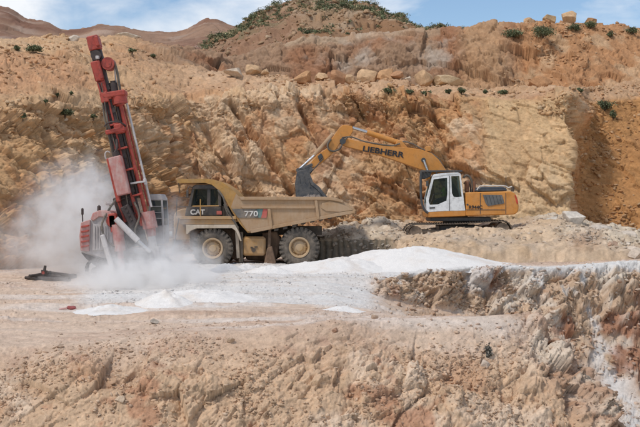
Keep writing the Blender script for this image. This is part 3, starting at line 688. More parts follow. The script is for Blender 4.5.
own('hose_or_gap_line', M['rubber'], truck, lambda m: (m.tube([W(218, 190, 50.02), W(223, 197, 49.95), W(226, 206, 49.95), W(233, 219, 50.0), W(238, 228, 50.05)], .045),  # dark tubes stand in for the shaded gap along the bed's front edge
    m.tube([W(224, 204, 50.1), W(228, 214, 50.0), W(236, 224, 50.1)], .035)))
tank = own('fuel_tank', M['truck_yellow'], truck, lambda m: m.pbox(242, 236.6, 265.6, 255.6, 50.25, 51.1, .10))
own('filler_cap', M['dark_frame'], tank, lambda m: (m.cyl(W(253.6, 250, 50.27), W(253.6, 250, 50.18), .10), m.pbox(250.5, 246.8, 252.5, 248.4, 50.2, 50.27, .005), m.pbox(254.5, 246.2, 257.5, 247.6, 50.2, 50.27, .005)))
own('suspension_strut', M['fender_dust'], truck, lambda m: (m.bar(W(236.6, 226, 50.4), W(238.5, 258, 50.5), .16, .2), m.cyl(W(241.5, 232, 50.6), W(240, 262, 50.7), .07)))
own('suspension_strut', M['mud'], truck, lambda m: (m.bar(W(270, 228, 50.3), W(268.5, 262, 50.35), .13, .16), m.prism([(264, 264), (267, 248), (272, 246), (276, 262), (275, 265)], 50.2, 50.6, .03)))
own('hoist_cylinder', M['chrome'], truck, lambda m: (m.cyl(W(262, 246, 51.3), W(276, 230, 51.3), .11), m.cyl(W(276, 230, 51.3), W(284, 222, 51.3), .075)))
own('drive_shade_mass', M['mud'], truck, lambda m: (m.prism([(229, 231), (243, 232), (244, 258), (238, 262), (231, 258)], 51.0, 52.9, .06), m.prism([(243, 240), (280, 236), (282, 256), (272, 262), (246, 260)], 51.25, 52.7, .08)))  # dark mass added for drive parts and the shade between the wheels
own('dirt_skirt', M['mud'], truck, lambda m: (m.prism([(262, 233), (277, 231), (281, 240), (277, 258), (264, 262)], 50.75, 51.2, .05),))
own('inner_arch', M['mud'], truck, lambda m: m.prism([(189, 229), (236, 229), (241, 246), (236, 250), (190, 250)], 50.9, 51.2, .03))
own('mudflap', M['rubber'], truck, lambda m: m.pbox(241.6, 233, 242.6, 262, 50.2, 50.9, .005))
def wheel(cx, cy, Y0, width, mirror=1):
    c = W(cx, cy, YT); r = .95; h = width / 2
    cen = Vector((c.x, Y0 + h, c.z))
    w = own('wheel', M['wheel_tan'], truck, lambda m: (
        m.lathe(cen, [(-h + .10, .0), (-h + .10, .15), (-h + .13, .17), (-h + .17, .26), (-h + .17, .285), (-h + .24, .36), (-h + .10, .395), (-h + .03, .42), (-h + .02, .475), (-h + .07, .50), (h - .07, .50), (h - .07, .3), (h - .1, 0)], 40),
        *[m.cyl((cen.x + .32 * math.cos(k * math.pi / 5), cen.y - h + .10, cen.z + .32 * math.sin(k * math.pi / 5)), (cen.x + .32 * math.cos(k * math.pi / 5), cen.y - h + .22, cen.z + .32 * math.sin(k * math.pi / 5)), .022, n=6) for k in range(10)]))
    def tyre(m):
        m.lathe(cen, [(-h + .06, .49), (-h + .02, .56), (-h, .70), (-h + .03, .83), (-h + .08, .885), (h - .08, .885), (h - .03, .83), (h, .70), (h - .02, .56), (h - .06, .49), (-h + .06, .49)], 48, cap=False)
        for k in range(26):                                     # tread lugs
            for sgn in (-1, 1):
                th = 2 * math.pi * (k + (.5 if sgn > 0 else 0)) / 26
                e, t = Vector((math.cos(th), 0, math.sin(th))), Vector((-math.sin(th), 0, math.cos(th)))
                ya, yb = (cen.y - h + .02, cen.y - .02) if sgn < 0 else (cen.y + .02, cen.y + h - .02)
                c8 = []
                for rr in (.86, r):
                    for a_, yy in ((-1, ya), (1, ya), (1, yb), (-1, yb)):
                        p = e * (rr if yy in (ya, yb) else rr) + t * a_ * (.075 if rr < .9 else .062); c8.append(Vector((c.x + p.x, yy, c.z + p.z)))
                m.hexa(c8, 0)
                m.hexa([Vector((c.x + (e * rr + t * a_ * .05).x, yy, c.z + (e * rr + t * a_ * .05).z)) for yy in ((cen.y + sgn * (h - .03)), (cen.y + sgn * (h + .012))) for rr, a_ in ((.74, -1), (.74, 1), (.90, 1), (.90, -1))], 0)
    own('tyre', M['rubber'], w, tyre)
    return w
wheel(212.3, 248.6, 50.1, .62); wheel(212.3, 248.6, 53.25, .62)
for Y0 in (50.1, 50.78, 52.6, 53.28): wheel(299.3, 247.6, Y0, .60)
own('axle', M['dark_frame'], truck, lambda m: (m.cyl(W(299.3, 247.6, 50) + Vector((0, .9, 0)), W(299.3, 247.6, 50) + Vector((0, 3.1, 0)), .28), m.lathe(W(299.3, 247.6, 50) + Vector((0, 2, 0)), [(-.4, .2), (-.25, .5), (.25, .5), (.4, .2)], 20)))
own('axle', M['dark_frame'], truck, lambda m: m.cyl(W(212.3, 248.6, 50) + Vector((0, .6, 0)), W(212.3, 248.6, 50) + Vector((0, 3.4, 0)), .16))

# ------------------------------------------------------------------ excavator
M['exc_orange'] = paint_mat('orange_machine_paint', (.60, .23, .028), .45, 0, .30, (.52, .33, .17), grime=.75)
M['exc_white'] = paint_mat('white_cab_paint', (.76, .77, .77), .4, 0, .14, (.55, .47, .38))
M['exc_dark'] = paint_mat('dark_grey_paint', (.035, .04, .046), .5, 0, .25, (.3, .25, .2))
M['grille'] = paint_mat('grey_mesh_grille', (.10, .115, .125), .6, .2, .25)
M['bucket_steel'] = paint_mat('worn_bucket_steel', (.045, .052, .065), .5, .3, .5, (.22, .20, .18), 4.5, grime=.35)
M['track_steel'] = paint_mat('dusty_track_steel', (.06, .055, .05), .7, .3, .45, (.30, .22, .15), 3)
M['track_frame'] = paint_mat('mud_caked_track_frame', (.07, .06, .05), .8, 0, .6, (.36, .27, .19), 2)
M['hood_grey'] = paint_mat('engine_hood_grey', (.05, .065, .085), .4, 0, .2, (.4, .35, .3))
M['reflector'] = plain('red_reflector', (.5, .04, .02), .3, .5)
M['vest'] = plain('yellow_green_vest', (.42, .55, .05), .8); M['skin'] = plain('skin', (.42, .25, .17), .6); M['trousers'] = plain('dark_blue_cloth', (.03, .04, .07), .9)
YE = 52.0
exc = thing('excavator', 'orange crawler excavator with white cab standing on the rubble bench', 'excavator', W(468, 237, 53.4))
def frame_of(poly, hole, m, Y0, Y1):
    """a plate with a hole, both outlines with the same number of points"""
    n = len(poly); a = [W(p[0], p[1], YE) for p in poly]; b = [W(p[0], p[1], YE) for p in hole]
    vs = [Vector((p.x, Y, p.z)) for Y in (Y0, Y1) for q in (a, b) for p in q]
    fs = []
    for i in range(n):
        j = (i + 1) % n
        fs += [(i, j, n + j, n + i), (2 * n + i, 3 * n + i, 3 * n + j, 2 * n + j), (i, 2 * n + i, 2 * n + j, j), (n + i, n + j, 3 * n + j, 3 * n + i)]
    m._add(vs, fs)
def undercarriage():
    for Yc in (52.25, 54.55):
        Yn = Yc - .3
        a, b = W(416, 233, YE), W(503, 229.6, YE)               # idler and sprocket axes
        r = .42; cx = [Vector((a.x, 0, a.z)), Vector((b.x, 0, b.z))]
        path = []
        top = 34; t_ = (cx[1] - cx[0]); L = t_.length
        per = []
        for k in range(34):
            u = k / 34; per.append((cx[0] + t_ * u + Vector((0, 0, r - .05 * math.sin(u * math.pi))), 0))
        for k in range(9):
            th = math.pi / 2 - math.pi * k / 9; per.append((cx[1] + Vector((r * math.cos(th), 0, r * math.sin(th))), 0))
        for k in range(34):
            u = k / 34; per.append((cx[1] - t_ * u - Vector((0, 0, r)), 0))
        for k in range(9):
            th = -math.pi / 2 - math.pi * k / 9; per.append((cx[0] + Vector((r * math.cos(th), 0, r * math.sin(th))), 0))
        def shoes(m):
            for k, (p, _) in enumerate(per):
                q = per[(k + 1) % len(per)][0]; t = (q - p).normalized(); nrm = Vector((-t.z, 0, t.x))
                o0, o1 = p + t * .008, q - t * .008
                c8 = [Vector((v.x, Y, v.z)) for Y in (Yn, Yn + .6) for v in (o0 - nrm * .03, o1 - nrm * .03, o1 + nrm * .02, o0 + nrm * .02)]
                m.hexa(c8, 0)
                g0 = p + t * .02 + nrm * .02
                m.hexa([Vector((v.x, Y, v.z)) for Y in (Yn, Yn + .6) for v in (g0, g0 + t * .03, g0 + t * .03 + nrm * .035, g0 + nrm * .035)], 0)
        tr = own('track', M['track_steel'], exc, shoes, smooth=0)
        own('track_frame', M['track_frame'], tr, lambda m: (m.box((a.x + .3, Yn + .2, a.z - .3), (b.x - .3, Yn + .48, a.z + .14), .04),
            *[m.cyl((a.x + .55 + .5 * k, Yn + .1, a.z - .27), (a.x + .55 + .5 * k, Yn + .5, a.z - .27), .11) for k in range(6)],
            m.cyl((b.x, Yn + .1, b.z), (b.x, Yn + .5, b.z), .33, n=20), m.cyl((a.x, Yn + .1, a.z), (a.x, Yn + .5, a.z), .33, n=20)))
    c = W(459, 226, YE)
    own('undercarriage', M['exc_dark'], exc, lambda m: (m.box((c.x - .9, 52.5, c.z - .35), (c.x + .9, 54.3, c.z + .05), .06), m.box((c.x - 1.35, 52.3, c.z + .22), (c.x + 1.6, 54.5, c.z + .44), .04), m.cyl((c.x, 53.4, c.z), (c.x, 53.4, c.z + .52), .62, n=28)))
undercarriage()
own('deck', M['exc_orange'], exc, lambda m: m.prism([(427, 211.8), (466, 210.4), (466, 216.2), (428, 217.4)], 52.0, 54.8, .03))
house = own('engine_house', M['exc_orange'], exc, lambda m: m.prism([(465.6, 192.4), (511, 191.2), (515.4, 193.4), (518, 199), (519, 207), (518, 212), (514.5, 214.6), (466.1, 216.2)], 51.96, 54.84, .05))
for x in (480, 505.5):
    own('panel_seam', M['exc_dark'], house, lambda m: m.pbox(x, 193, x + .5, 214, 51.945, 51.962, 0))
own('panel_seam', M['exc_dark'], house, lambda m: m.pbox(466, 209.6, 505, 210.1, 51.945, 51.962, 0))
own('grille', M['grille'], house, lambda m: (m.prism([(482.8, 194.8), (502, 195), (504.6, 203.4), (488, 206.2), (485.5, 203)], 51.93, 51.965, .006),))
own('grille', M['exc_dark'], house, lambda m: [m.prism([(x, 195.4), (x + .45, 195.4), (x + 2.9, 204.4), (x + 2.4, 204.4)], 51.918, 51.931) for x in (485.5, 489, 492.5, 496, 499.5)], label='thin dark slats over the grey grille')
own('tail_reflector', M['reflector'], house, lambda m: m.prism([(514.6, 195.2), (515.9, 195.2), (518.3, 203.4), (516.8, 204)], 51.94, 51.965))
own('latch', M['exc_dark'], house, lambda m: m.cyl((W(467.4, 204.6, YE)) + Vector((0, -.05, 0)), W(467.4, 204.6, YE), .05))
lettering('R944C', W(468.6, 208.9, 51.95), .17, M['letter_black'], exc, stretch=.98, bold=.004)
own('engine_hood', M['hood_grey'], exc, lambda m: m.prism([(477, 191.9), (477.5, 188.8), (482, 186.6), (504, 186.6), (507.5, 188.6), (508, 191)], 52.15, 54.5, .05, Yr=YE))
own('hood_rail', M['letter_white'], exc, lambda m: m.tube([W(477, 190, 52.1), W(479, 187, 52.1), W(483, 185.9, 52.1), W(504, 185.9, 52.1), W(508, 187.6, 52.1), W(512, 186.4, 52.1)], .028))
own('antenna', M['exc_dark'], exc, lambda m: m.cyl(W(506, 190, 53), W(506, 175.5, 53), .014))
own('exhaust_pipe', M['dark_frame'], exc, lambda m: (m.cyl(W(512.4, 191.5, 53.6), W(512.6, 186.6, 53.6), .08), ))
own('hose_or_gap_line', M['rubber'], exc, lambda m: (m.tube([W(463.5, 178, 53.2), W(466, 175.4, 53.2), W(470, 177.4, 53.2), W(472.4, 184, 53.2), W(473, 192, 53.2)], .055),
    m.tube([W(464, 184, 53.2), W(468, 180.5, 53.2), W(470.4, 186, 53.2), W(470.5, 192, 53.2)], .04)))
own('swing_valve', paint_mat('rusty_brown_paint', (.22, .075, .03), .7, 0, .3), exc, lambda m: (m.pbox(465.4, 180.4, 469.4, 192.2, 52.9, 53.3, .05), m.cyl(W(474.6, 192, 53), W(474.2, 181.5, 53), .07)))
# cab
outer = [(433, 176.2), (446, 174.6), (460.6, 173.6), (462.8, 190), (465.2, 210.4), (446, 211), (426.6, 212), (426, 199)]
own('cab', M['exc_white'], exc, lambda m: (
    frame_of([(432.2, 176.6), (441, 175), (449.2, 174.4), (449.6, 193), (449.8, 210.8), (438, 211.4), (426.6, 212), (426, 199)],
             [(433.6, 179.4), (441, 178.3), (447.2, 177.8), (447.4, 193), (446.6, 200.6), (438, 204.4), (429.8, 204.8), (428.6, 201)], m, 52.0, 52.07),
    frame_of([(449.3, 174.4), (455, 174), (460.6, 173.6), (462.6, 190), (465.2, 210.4), (457, 210.7), (449.9, 210.8), (449.7, 193)],
             [(451.2, 176.2), (455, 175.9), (459.4, 175.7), (460.9, 190), (461.8, 196.6), (457, 197.2), (453.6, 196.8), (451.9, 193)], m, 52.0, 52.07),
    frame_of([(432.2, 176.6), (441, 175), (449.2, 174.4), (449.6, 193), (449.8, 210.8), (438, 211.4), (426.6, 212), (426, 199)],
             [(433.6, 179.4), (441, 178.3), (447.2, 177.8), (447.4, 193), (446.6, 200.6), (438, 204.4), (429.8, 204.8), (428.6, 201)], m, 53.0, 53.06),
    frame_of([(449.3, 174.4), (455, 174), (460.6, 173.6), (462.6, 190), (465.2, 210.4), (457, 210.7), (449.9, 210.8), (449.7, 193)],
             [(451.2, 176.2), (455, 175.9), (459.4, 175.7), (460.9, 190), (461.8, 196.6), (457, 197.2), (453.6, 196.8), (451.9, 193)], m, 53.0, 53.06),
    m.prism([(432.2, 176.8), (434, 174.2), (446, 172.8), (458, 172), (460.6, 173.8), (446, 175), (433, 177)], 51.98, 53.08, .012, Yr=YE),
    m.prism([(426.4, 204), (428.8, 204), (429, 212), (426.8, 212)], 52.08, 52.99, Yr=YE), m.prism([(461.9, 197), (463.4, 197), (465, 210.4), (463.4, 210.4)], 52.08, 52.99, Yr=YE)))
own('door_window', M['dark_glass'], exc, lambda m: m.prism([(433.4, 179.2), (441, 178.1), (447.4, 177.6), (447.6, 193), (446.8, 200.8), (438, 204.6), (429.6, 205), (428.4, 201)], 52.03, 52.045, Yr=YE))
own('side_window', M['dark_glass'], exc, lambda m: m.prism([(451, 176), (455, 175.7), (459.6, 175.5), (461.1, 190), (462, 196.8), (457, 197.4), (453.4, 197), (451.7, 193)], 52.03, 52.045, Yr=YE))
own('far_window', M['dark_glass'], exc, lambda m: m.prism([(433.4, 179.2), (460, 176), (462, 197), (446.8, 200.8), (438, 204.6), (429.6, 205), (428.4, 201)], 53.02, 53.035, Yr=YE))
own('windscreen', M['dark_glass'], exc, lambda m: m.prism([(431.4, 177.8), (432.3, 177.4), (427, 203), (426.2, 203)], 52.08, 52.99, Yr=YE))
own('door_seam', M['exc_dark'], exc, lambda m: m.pbox(449.4, 176, 449.9, 210.6, 51.99, 52.0, 0))
slab('maker_plate', [(429.6, 207.2), (435, 206.9), (435, 208.4), (429.6, 208.7)], M['exc_dark'], 51.998, par=exc)
own('seat', M['seat'], exc, lambda m: m.prism([(439, 204), (449, 204), (451.6, 184), (449, 183.6), (447, 199), (439, 200.4)], 52.3, 52.8, .03, Yr=YE))
own('roof_guard', M['exc_dark'], exc, lambda m: (m.pbox(420.6, 170.2, 462, 171.8, 51.95, 52.03, .008), m.pbox(420.6, 170.2, 462, 171.8, 53.02, 53.1, .008),
    *[m.pbox(x, 170.5, x + 2.2, 171.5, 52.03, 53.02, .006) for x in np.arange(421, 462, 3.6)], *[m.pbox(x, 171.8, x + 1, 174, 52.0, 52.06, 0) for x in (436, 456)]))
own('front_guard', M['exc_dark'], exc, lambda m: [m.tube([W(421.3, 171.2, Y), W(420.7, 180, Y), W(421.2, 199, Y), W(424, 209, Y), W(428, 213, Y)], .06, sub=3) for Y in (52.0, 53.05)] +
    [m.bar(W(*p, 52.0), W(*p, 53.05), .06, .05) for p in ((421, 174), (420.8, 180), (421, 186), (421.1, 192), (421.3, 198), (422.5, 204))] + [m.prism([(421, 172), (432, 172), (430, 176.8), (425, 179), (421, 178.5)], 52.2, 52.5, .02)])
own('mirror', M['exc_dark'], exc, lambda m: (m.pbox(426.2, 180.6, 428.6, 186.4, 51.78, 51.86, .015), m.tube([W(430, 179.6, 52.05), W(428.4, 180, 51.85)], .018, sub=1)))
own('wiper', M['exc_dark'], exc, lambda m: m.tube([W(430.4, 203.4, 52.0), W(433.6, 194, 52.0)], .013, sub=1))
# boom, stick, bucket
YB = 53.35
boom = own('boom', M['exc_orange'], exc, lambda m: m.prism([(340.5, 139.8), (346, 138.6), (366, 143.6), (396, 147.6), (404, 147.4), (420, 149.6), (431, 153.4), (438, 159.6), (446, 171), (458, 192), (462, 206), (452, 207), (446, 190), (436, 176), (425, 171.4), (413, 167.2), (398, 161.8), (378, 155), (346, 147), (341, 144.6)], 53.08, 53.62, .02, Yr=YB))
lettering('LIEBHERR', W(362.2, 150.9, 53.06), .265, M['letter_black'], exc, tilt=R(-9.3), stretch=1.28, bold=.010, depth=.012)
own('boom_lug', M['exc_orange'], boom, lambda m: m.prism([(393, 148.4), (397, 141), (401, 140.4), (408, 148.6)], 53.15, 53.55, .02, Yr=YB))
for q, rr in (((422.8, 160.4), .11), ((342.6, 141.6), .15)):
    own('boom_pin', M['exc_dark'], boom, lambda m: m.cyl(W(*q, YB) + Vector((0, -.40, 0)), W(*q, YB) + Vector((0, .40, 0)), rr))
for dy in (-.36, .36):
    bc = own('boom_cylinder', M['exc_orange'], exc, lambda m: m.cyl(W(428.6, 176, YB) + Vector((0, dy, 0)), W(434, 207, YB) + Vector((0, dy, 0)), .10))
    own('rod', M['chrome'], bc, lambda m: m.cyl(W(422.8, 160.4, YB) + Vector((0, dy, 0)), W(428.6, 176, YB) + Vector((0, dy, 0)), .06))
own('lamp_bracket', M['exc_orange'], boom, lambda m: m.pbox(425.5, 146.4, 431, 151.4, 53.1, 53.5, .03))
sc_ = own('stick_cylinder', M['exc_orange'], exc, lambda m: m.cyl(W(367, 132.2, YB), W(398, 142.6, YB), .135, .135))
own('rod', M['chrome'], sc_, lambda m: m.cyl(W(352.6, 127.8, YB), W(367, 132.2, YB), .075))
own('hose_or_gap_line', M['rubber'], exc, lambda m: [m.tube([W(398, 143.4, Y), W(404, 141.6, Y), W(413, 144, Y), W(420, 148, Y), W(430, 152.6, Y), W(438, 158.4, Y), W(443, 166, Y), W(450, 178, Y)], .035) for Y in (53.2, 53.35, 53.5)] +
    [m.tube([W(342, 137.6, Y), W(352, 137.2, Y), W(366, 141.8, Y), W(390, 145.6, Y), W(400, 143.6, Y)], .035) for Y in (53.1, 53.3)])
stick = own('stick', M['exc_orange'], exc, lambda m: m.prism([(339.4, 127.8), (343, 125.2), (352, 126.2), (353, 131), (350, 136.4), (344, 138.4), (339.5, 144), (334.5, 151.6), (327, 158.6), (321.6, 163.2), (313, 168.4), (309.4, 166.8), (311, 162.6), (317, 155), (325, 149.8), (328.6, 147.4), (328.4, 143.4), (334.4, 135)], 53.12, 53.58, .02, Yr=YB))
own('hose_or_gap_line', M['rubber'], stick, lambda m: [m.tube([W(347, 137.6, Y), W(343, 142.4, Y), W(340, 148.4, Y), W(334, 151.2, Y), W(329, 149.6, Y), W(327.6, 144.6, Y), W(331, 139, Y)], .045) for Y in (53.02, 53.12)])
own('stick_bracket', M['exc_dark'], stick, lambda m: m.prism([(317.6, 156.6), (321, 153.4), (323.4, 157), (319.4, 161.4)], 53.05, 53.65, .02, Yr=YB))
bk = own('bucket_cylinder', M['bed_tan'], exc, lambda m: m.cyl(W(333.4, 134.4, YB), W(314.6, 155.4, YB), .125))
own('rod', M['chrome'], bk, lambda m: m.cyl(W(314.6, 155.4, YB), W(298.6, 170, YB), .07))
for dy in (-.32, .32):
    own('linkage', M['bucket_steel'], exc, lambda m: (m.bar(W(298.2, 170.4, YB) + Vector((0, dy, 0)), W(312.6, 164.6, YB) + Vector((0, dy, 0)), .13, .07), m.bar(W(298.2, 170.4, YB) + Vector((0, dy, 0)), W(299.6, 179, YB) + Vector((0, dy, 0)), .15, .07), m.cyl(W(298.2, 170.4, YB) + Vector((0, dy - .06, 0)), W(298.2, 170.4, YB) + Vector((0, dy + .06, 0)), .1)))
own('guide_rod', M['exc_dark'], exc, lambda m: m.tube([W(323.2, 158.4, YB - .3), W(308.4, 175.4, YB - .3)], .024, sub=1))
prof = [(297.2, 172.6), (301, 170.6), (308.6, 171), (311.6, 178), (313.4, 182.6), (319.4, 187.2), (326.4, 196.2), (323, 203.4), (312, 207.6), (301.6, 205.4), (296.2, 197), (295.2, 184)]
bucket = own('bucket', M['bucket_steel'], exc, lambda m: (
    m.prism(prof, 52.62, 52.70, .012, Yr=YB), m.prism(prof, 53.98, 54.06, .012, Yr=YB),
    *[m.prism([a, b, (b[0] + (307 - b[0]) * .07, b[1] + (190 - b[1]) * .07), (a[0] + (307 - a[0]) * .07, a[1] + (190 - a[1]) * .07)], 52.705, 53.975, Yr=YB)
      for a, b in zip(prof[6:] + prof[:3], prof[7:] + prof[:3])][:-1],
    *[m.prism([(302, 171), (305, 168), (312, 166.6), (313, 170), (309, 174)], Y, Y + .08, .01, Yr=YB) for Y in (53.0, 53.62)],
    *[m.bar(W(x, y, 52.61), W(x + 1.5, y + 7, 52.61), .05, .03) for x, y in ((299, 176), (304, 176), (309, 181))]))
own('wear_plate', M['bucket_steel'], bucket, lambda m: m.prism([(296, 197), (301.6, 205.4), (312, 207.6), (313, 204), (303, 201), (298.6, 195)], 52.585, 52.62, .008, Yr=YB))
own('side_rib', M['bucket_steel'], bucket, lambda m: m.prism([(310.4, 177.5), (313.6, 183), (319.6, 187.6), (326, 196), (323.6, 197.6), (317.4, 190), (311, 185), (308.6, 179)], 52.575, 52.62, .008, Yr=YB))
for k in range(5):
    Y = 52.72 + k * .3
    own('tooth', M['bucket_steel'], bucket, lambda m: m.bar(Vector((W(325.4, 196, YB).x, Y, W(325.4, 196, YB).z)), Vector((W(329, 200.4, YB).x, Y, W(329, 200.4, YB).z)), .10, .12, .01, .04))
# the driver, in a yellow-green vest
op = thing('person', 'driver in a yellow-green vest sitting inside the white excavator cab', 'person', W(444, 204, 52.55))
def skin_body(name, joints, edges, mat, parent, sub=1):
    me = bpy.data.meshes.new(name); me.from_pydata([Vector(j[0]) - parent.location for j in joints], edges, [])
    o = bpy.data.objects.new(name, me); C.objects.link(o); o.parent = parent
    md = o.modifiers.new('s', 'SKIN'); o.modifiers.new('d', 'SUBSURF').levels = sub
    for v, j in zip(me.skin_vertices[0].data, joints): v.radius = (j[1], j[1])
    me.skin_vertices[0].data[0].use_root = True
    bpy.context.view_layer.update(); dg = bpy.context.evaluated_depsgraph_get()
    m2 = bpy.data.meshes.new_from_object(o.evaluated_get(dg)); o.modifiers.clear(); o.data = m2
    m2.materials.clear(); m2.materials.append(mat)
    m2.polygons.foreach_set('use_smooth', np.ones(len(m2.polygons), bool))
    return o
def jp(x, y, dy=0): return (W(x, y, YE).x, 52.55 + dy, W(x, y, YE).z)
skin_body('body', [(jp(445.6, 199.5), .15), (jp(445.8, 193), .15), (jp(445.4, 187.6), .14), (jp(445, 185.2), .07), (jp(444.6, 183.6), .06), (jp(444.2, 180.9), .11), (jp(444.2, 179.6), .08),
    (jp(445, 188, -.2), .07), (jp(442.6, 193, -.27), .055), (jp(437.6, 194, -.2), .045), (jp(435.6, 193.4, -.18), .04),
    (jp(445, 188, .2), .07), (jp(442.6, 193, .27), .055), (jp(437.6, 194, .2), .045), (jp(435.6, 193.4, .18), .04),
    (jp(445, 200.4, -.1), .095), (jp(437, 199.6, -.13), .08), (jp(435, 206, -.13), .06), (jp(433, 206.8, -.13), .05),
    (jp(445, 200.4, .1), .095), (jp(437, 199.6, .13), .08), (jp(435, 206, .13), .06), (jp(433, 206.8, .13), .05)],
    [(0, 1), (1, 2), (2, 3), (3, 4), (4, 5), (5, 6), (2, 7), (7, 8), (8, 9), (9, 10), (2, 11), (11, 12), (12, 13), (13, 14), (0, 15), (15, 16), (16, 17), (17, 18), (0, 19), (19, 20), (20, 21), (21, 22)], M['skin'], op)
skin_body('vest', [(jp(445.6, 198.5), .17), (jp(445.8, 193), .175), (jp(445.4, 187.8), .165), (jp(445, 188, -.2), .085), (jp(442.8, 192.6, -.27), .07), (jp(445, 188, .2), .085), (jp(442.8, 192.6, .27), .07)],
    [(0, 1), (1, 2), (2, 3), (3, 4), (2, 5), (5, 6)], M['vest'], op)
skin_body('trousers', [(jp(445.6, 200), .16), (jp(445, 200.4, -.1), .11), (jp(437, 199.6, -.13), .09), (jp(435, 205.6, -.13), .07), (jp(445, 200.4, .1), .11), (jp(437, 199.6, .13), .09), (jp(435, 205.6, .13), .07)],
    [(0, 1), (1, 2), (2, 3), (0, 4), (4, 5), (5, 6)], M['trousers'], op)
own('hair', M['seat'], op, lambda m: m.lathe(Vector(jp(444.5, 180.6)), [(-.0, .118), (.05, .112), (.10, .07), (.125, .0)], 14, axis='Z'))
# ------------------------------------------------------------------ drill rig (mast leaning left, half hidden in its own dust)
M['rig_red'] = paint_mat('faded_red_rig_paint', (.40, .045, .026), .5, 0, .20, (.40, .2, .15), 2.2, grime=.4)
M['rig_pink'] = paint_mat('dust_bleached_red_paint', (.42, .085, .07), .7, 0, .55, (.52, .38, .34), 2.4)
M['rig_dusty'] = paint_mat('grey_dust_caked_panel', (.30, .25, .24), .9, 0, .7, (.46, .42, .40), 2.6)
M['rig_white'] = paint_mat('dusty_white_pipe', (.58, .54, .52), .6, 0, .4, (.5, .44, .4))
M['rig_dark'] = paint_mat('oily_dark_steel', (.05, .035, .032), .6, .2, .22, (.24, .17, .14), 3)
M['rig_glass'] = glass_mat('dusty_rig_glass', (.30, .36, .40), .35)
YR = 41.5
rig = thing('drill_rig', 'red drilling rig with tall mast leaning left and dust round its tracks', 'drilling rig', W(120, 279.2, 42))
def cyl(p, q, r, **k): return lambda m: m.cyl(p, q, r, **k)
def D(px, py, dy=0): return W(px, py, YR) + Vector((0, dy, 0))
# mast: beam and rails
mast = own('mast', M['rig_dark'], rig, lambda m: (m.bar(D(99.5, 62), D(149, 268), .30, .34, .02), *[m.bar(D(99.5 + 49.5 * t, 62 + 206 * t, -.19), D(99.5 + 49.5 * (t + .03), 62 + 206 * (t + .022), -.19), .36, .03, .004) for t in np.arange(.12, .95, .055)]))
own('mast_rail', M['rig_red'], mast, lambda m: m.bar(D(96.2, 66, -.18), D(127, 196, -.18), .10, .10))
own('mast_rail', M['rig_red'], mast, lambda m: m.bar(D(104.6, 80, -.18), D(139, 225, -.18), .07, .10))
own('mast_head', M['rig_red'], rig, lambda m: (m.bar(D(92.6, 36.4), D(95.9, 50.6), .45, .45, .04), m.bar(D(97.4, 37.6, -.05), D(99.6, 47, -.05), .14, .60, .03)))
own('head_sheave', M['rig_dark'], rig, lambda m: (m.cyl(D(97, 56, -.22), D(97, 56, .22), .20), m.bar(D(95.4, 50, .05), D(99.4, 64, .05), .42, .3, .02), m.bar(D(93.0, 51, -.12), D(94.6, 60, -.12), .10, .12)))
own('head_block', M['rig_white'], rig, lambda m: m.pbox(95.4, 55.6, 98.6, 58.8, YR - .40, YR - .2, .015))
own('upper_housing', M['rig_red'], rig, lambda m: (m.bar(D(96.4, 62, -.12), D(101.2, 82, -.12), .38, .40, .04, .33), m.bar(D(99.8, 62, -.22), D(103.8, 80, -.22), .12, .34, .03)))
own('upper_housing', M['rig_red'], rig, lambda m: m.bar(D(101.6, 82, -.1), D(105.6, 96, -.1), .30, .34, .03))
own('hose_reel', M['rig_red'], rig, lambda m: (m.cyl(D(109, 64.4, -.28), D(109, 64.4, .22), .245, n=24), m.cyl(D(109, 64.4, -.31), D(109, 64.4, -.28), .15, n=20), m.bar(D(101, 62.4), D(108, 64), .18, .2)))
own('hose_or_gap_line', M['rubber'], rig, lambda m: m.tube([D(110, 59.4, -.1), D(114.6, 63.4, -.1), D(117.6, 72, -.1), D(119.4, 83, -.1), D(121.2, 94, -.1)], .05))
own('hose_or_gap_line', M['rig_white'], rig, lambda m: m.tube([D(114.4, 66, .0), D(115.6, 78, .0), D(117, 90, .0)], .03))
own('drill_motor', M['rig_dark'], rig, lambda m: (m.cyl(D(114, 92.6), D(113.2, 83), .19, .16), m.cyl(D(113.2, 83), D(113, 81), .11)))
own('rotation_head', M['rig_red'], rig, lambda m: (m.bar(D(104.4, 96.6, -.05), D(126.6, 93, -.05), .22, .62, .04), m.bar(D(104.6, 93, -.2), D(107, 103, -.2), .30, .3, .03)))
own('rotation_head', M['rig_red'], rig, lambda m: (m.cyl(D(118.6, 94.6, -.05), D(120.4, 104.2, -.05), .30, n=24), m.cyl(D(120.4, 104.2, -.05), D(121, 106, -.05), .22, .14, n=20)))
own('drill_pipe', M['rig_red'], rig, lambda m: m.cyl(D(120.8, 105, -.05), D(146, 214, -.05), .075))
own('drill_pipe', M['rig_dark'], rig, lambda m: m.cyl(D(116.4, 104, -.02), D(138, 196, -.02), .065))
own('drill_pipe', M['rig_white'], rig, lambda m: m.cyl(D(125.6, 100, .1), D(151, 207, .1), .045))
own('drill_pipe', M['rig_red'], rig, lambda m: m.cyl(D(123.0, 104, .12), D(148, 206, .12), .035))
own('hose_or_gap_line', M['rubber'], rig, lambda m: [m.tube([D(104 + k, 100, -.2), D(105.4 + k, 116, -.26), D(110 + k, 136, -.24), D(114 + k, 156, -.2)], .035) for k in (0, 2.2)])
own('hose_or_gap_line', M['rubber'], rig, lambda m: [m.tube([D(121 + k, 158, .05), D(127 + k, 172, .05), D(133 + k, 184, .0), D(138 + k, 198, .0)], .045) for k in (0, 2.6)])
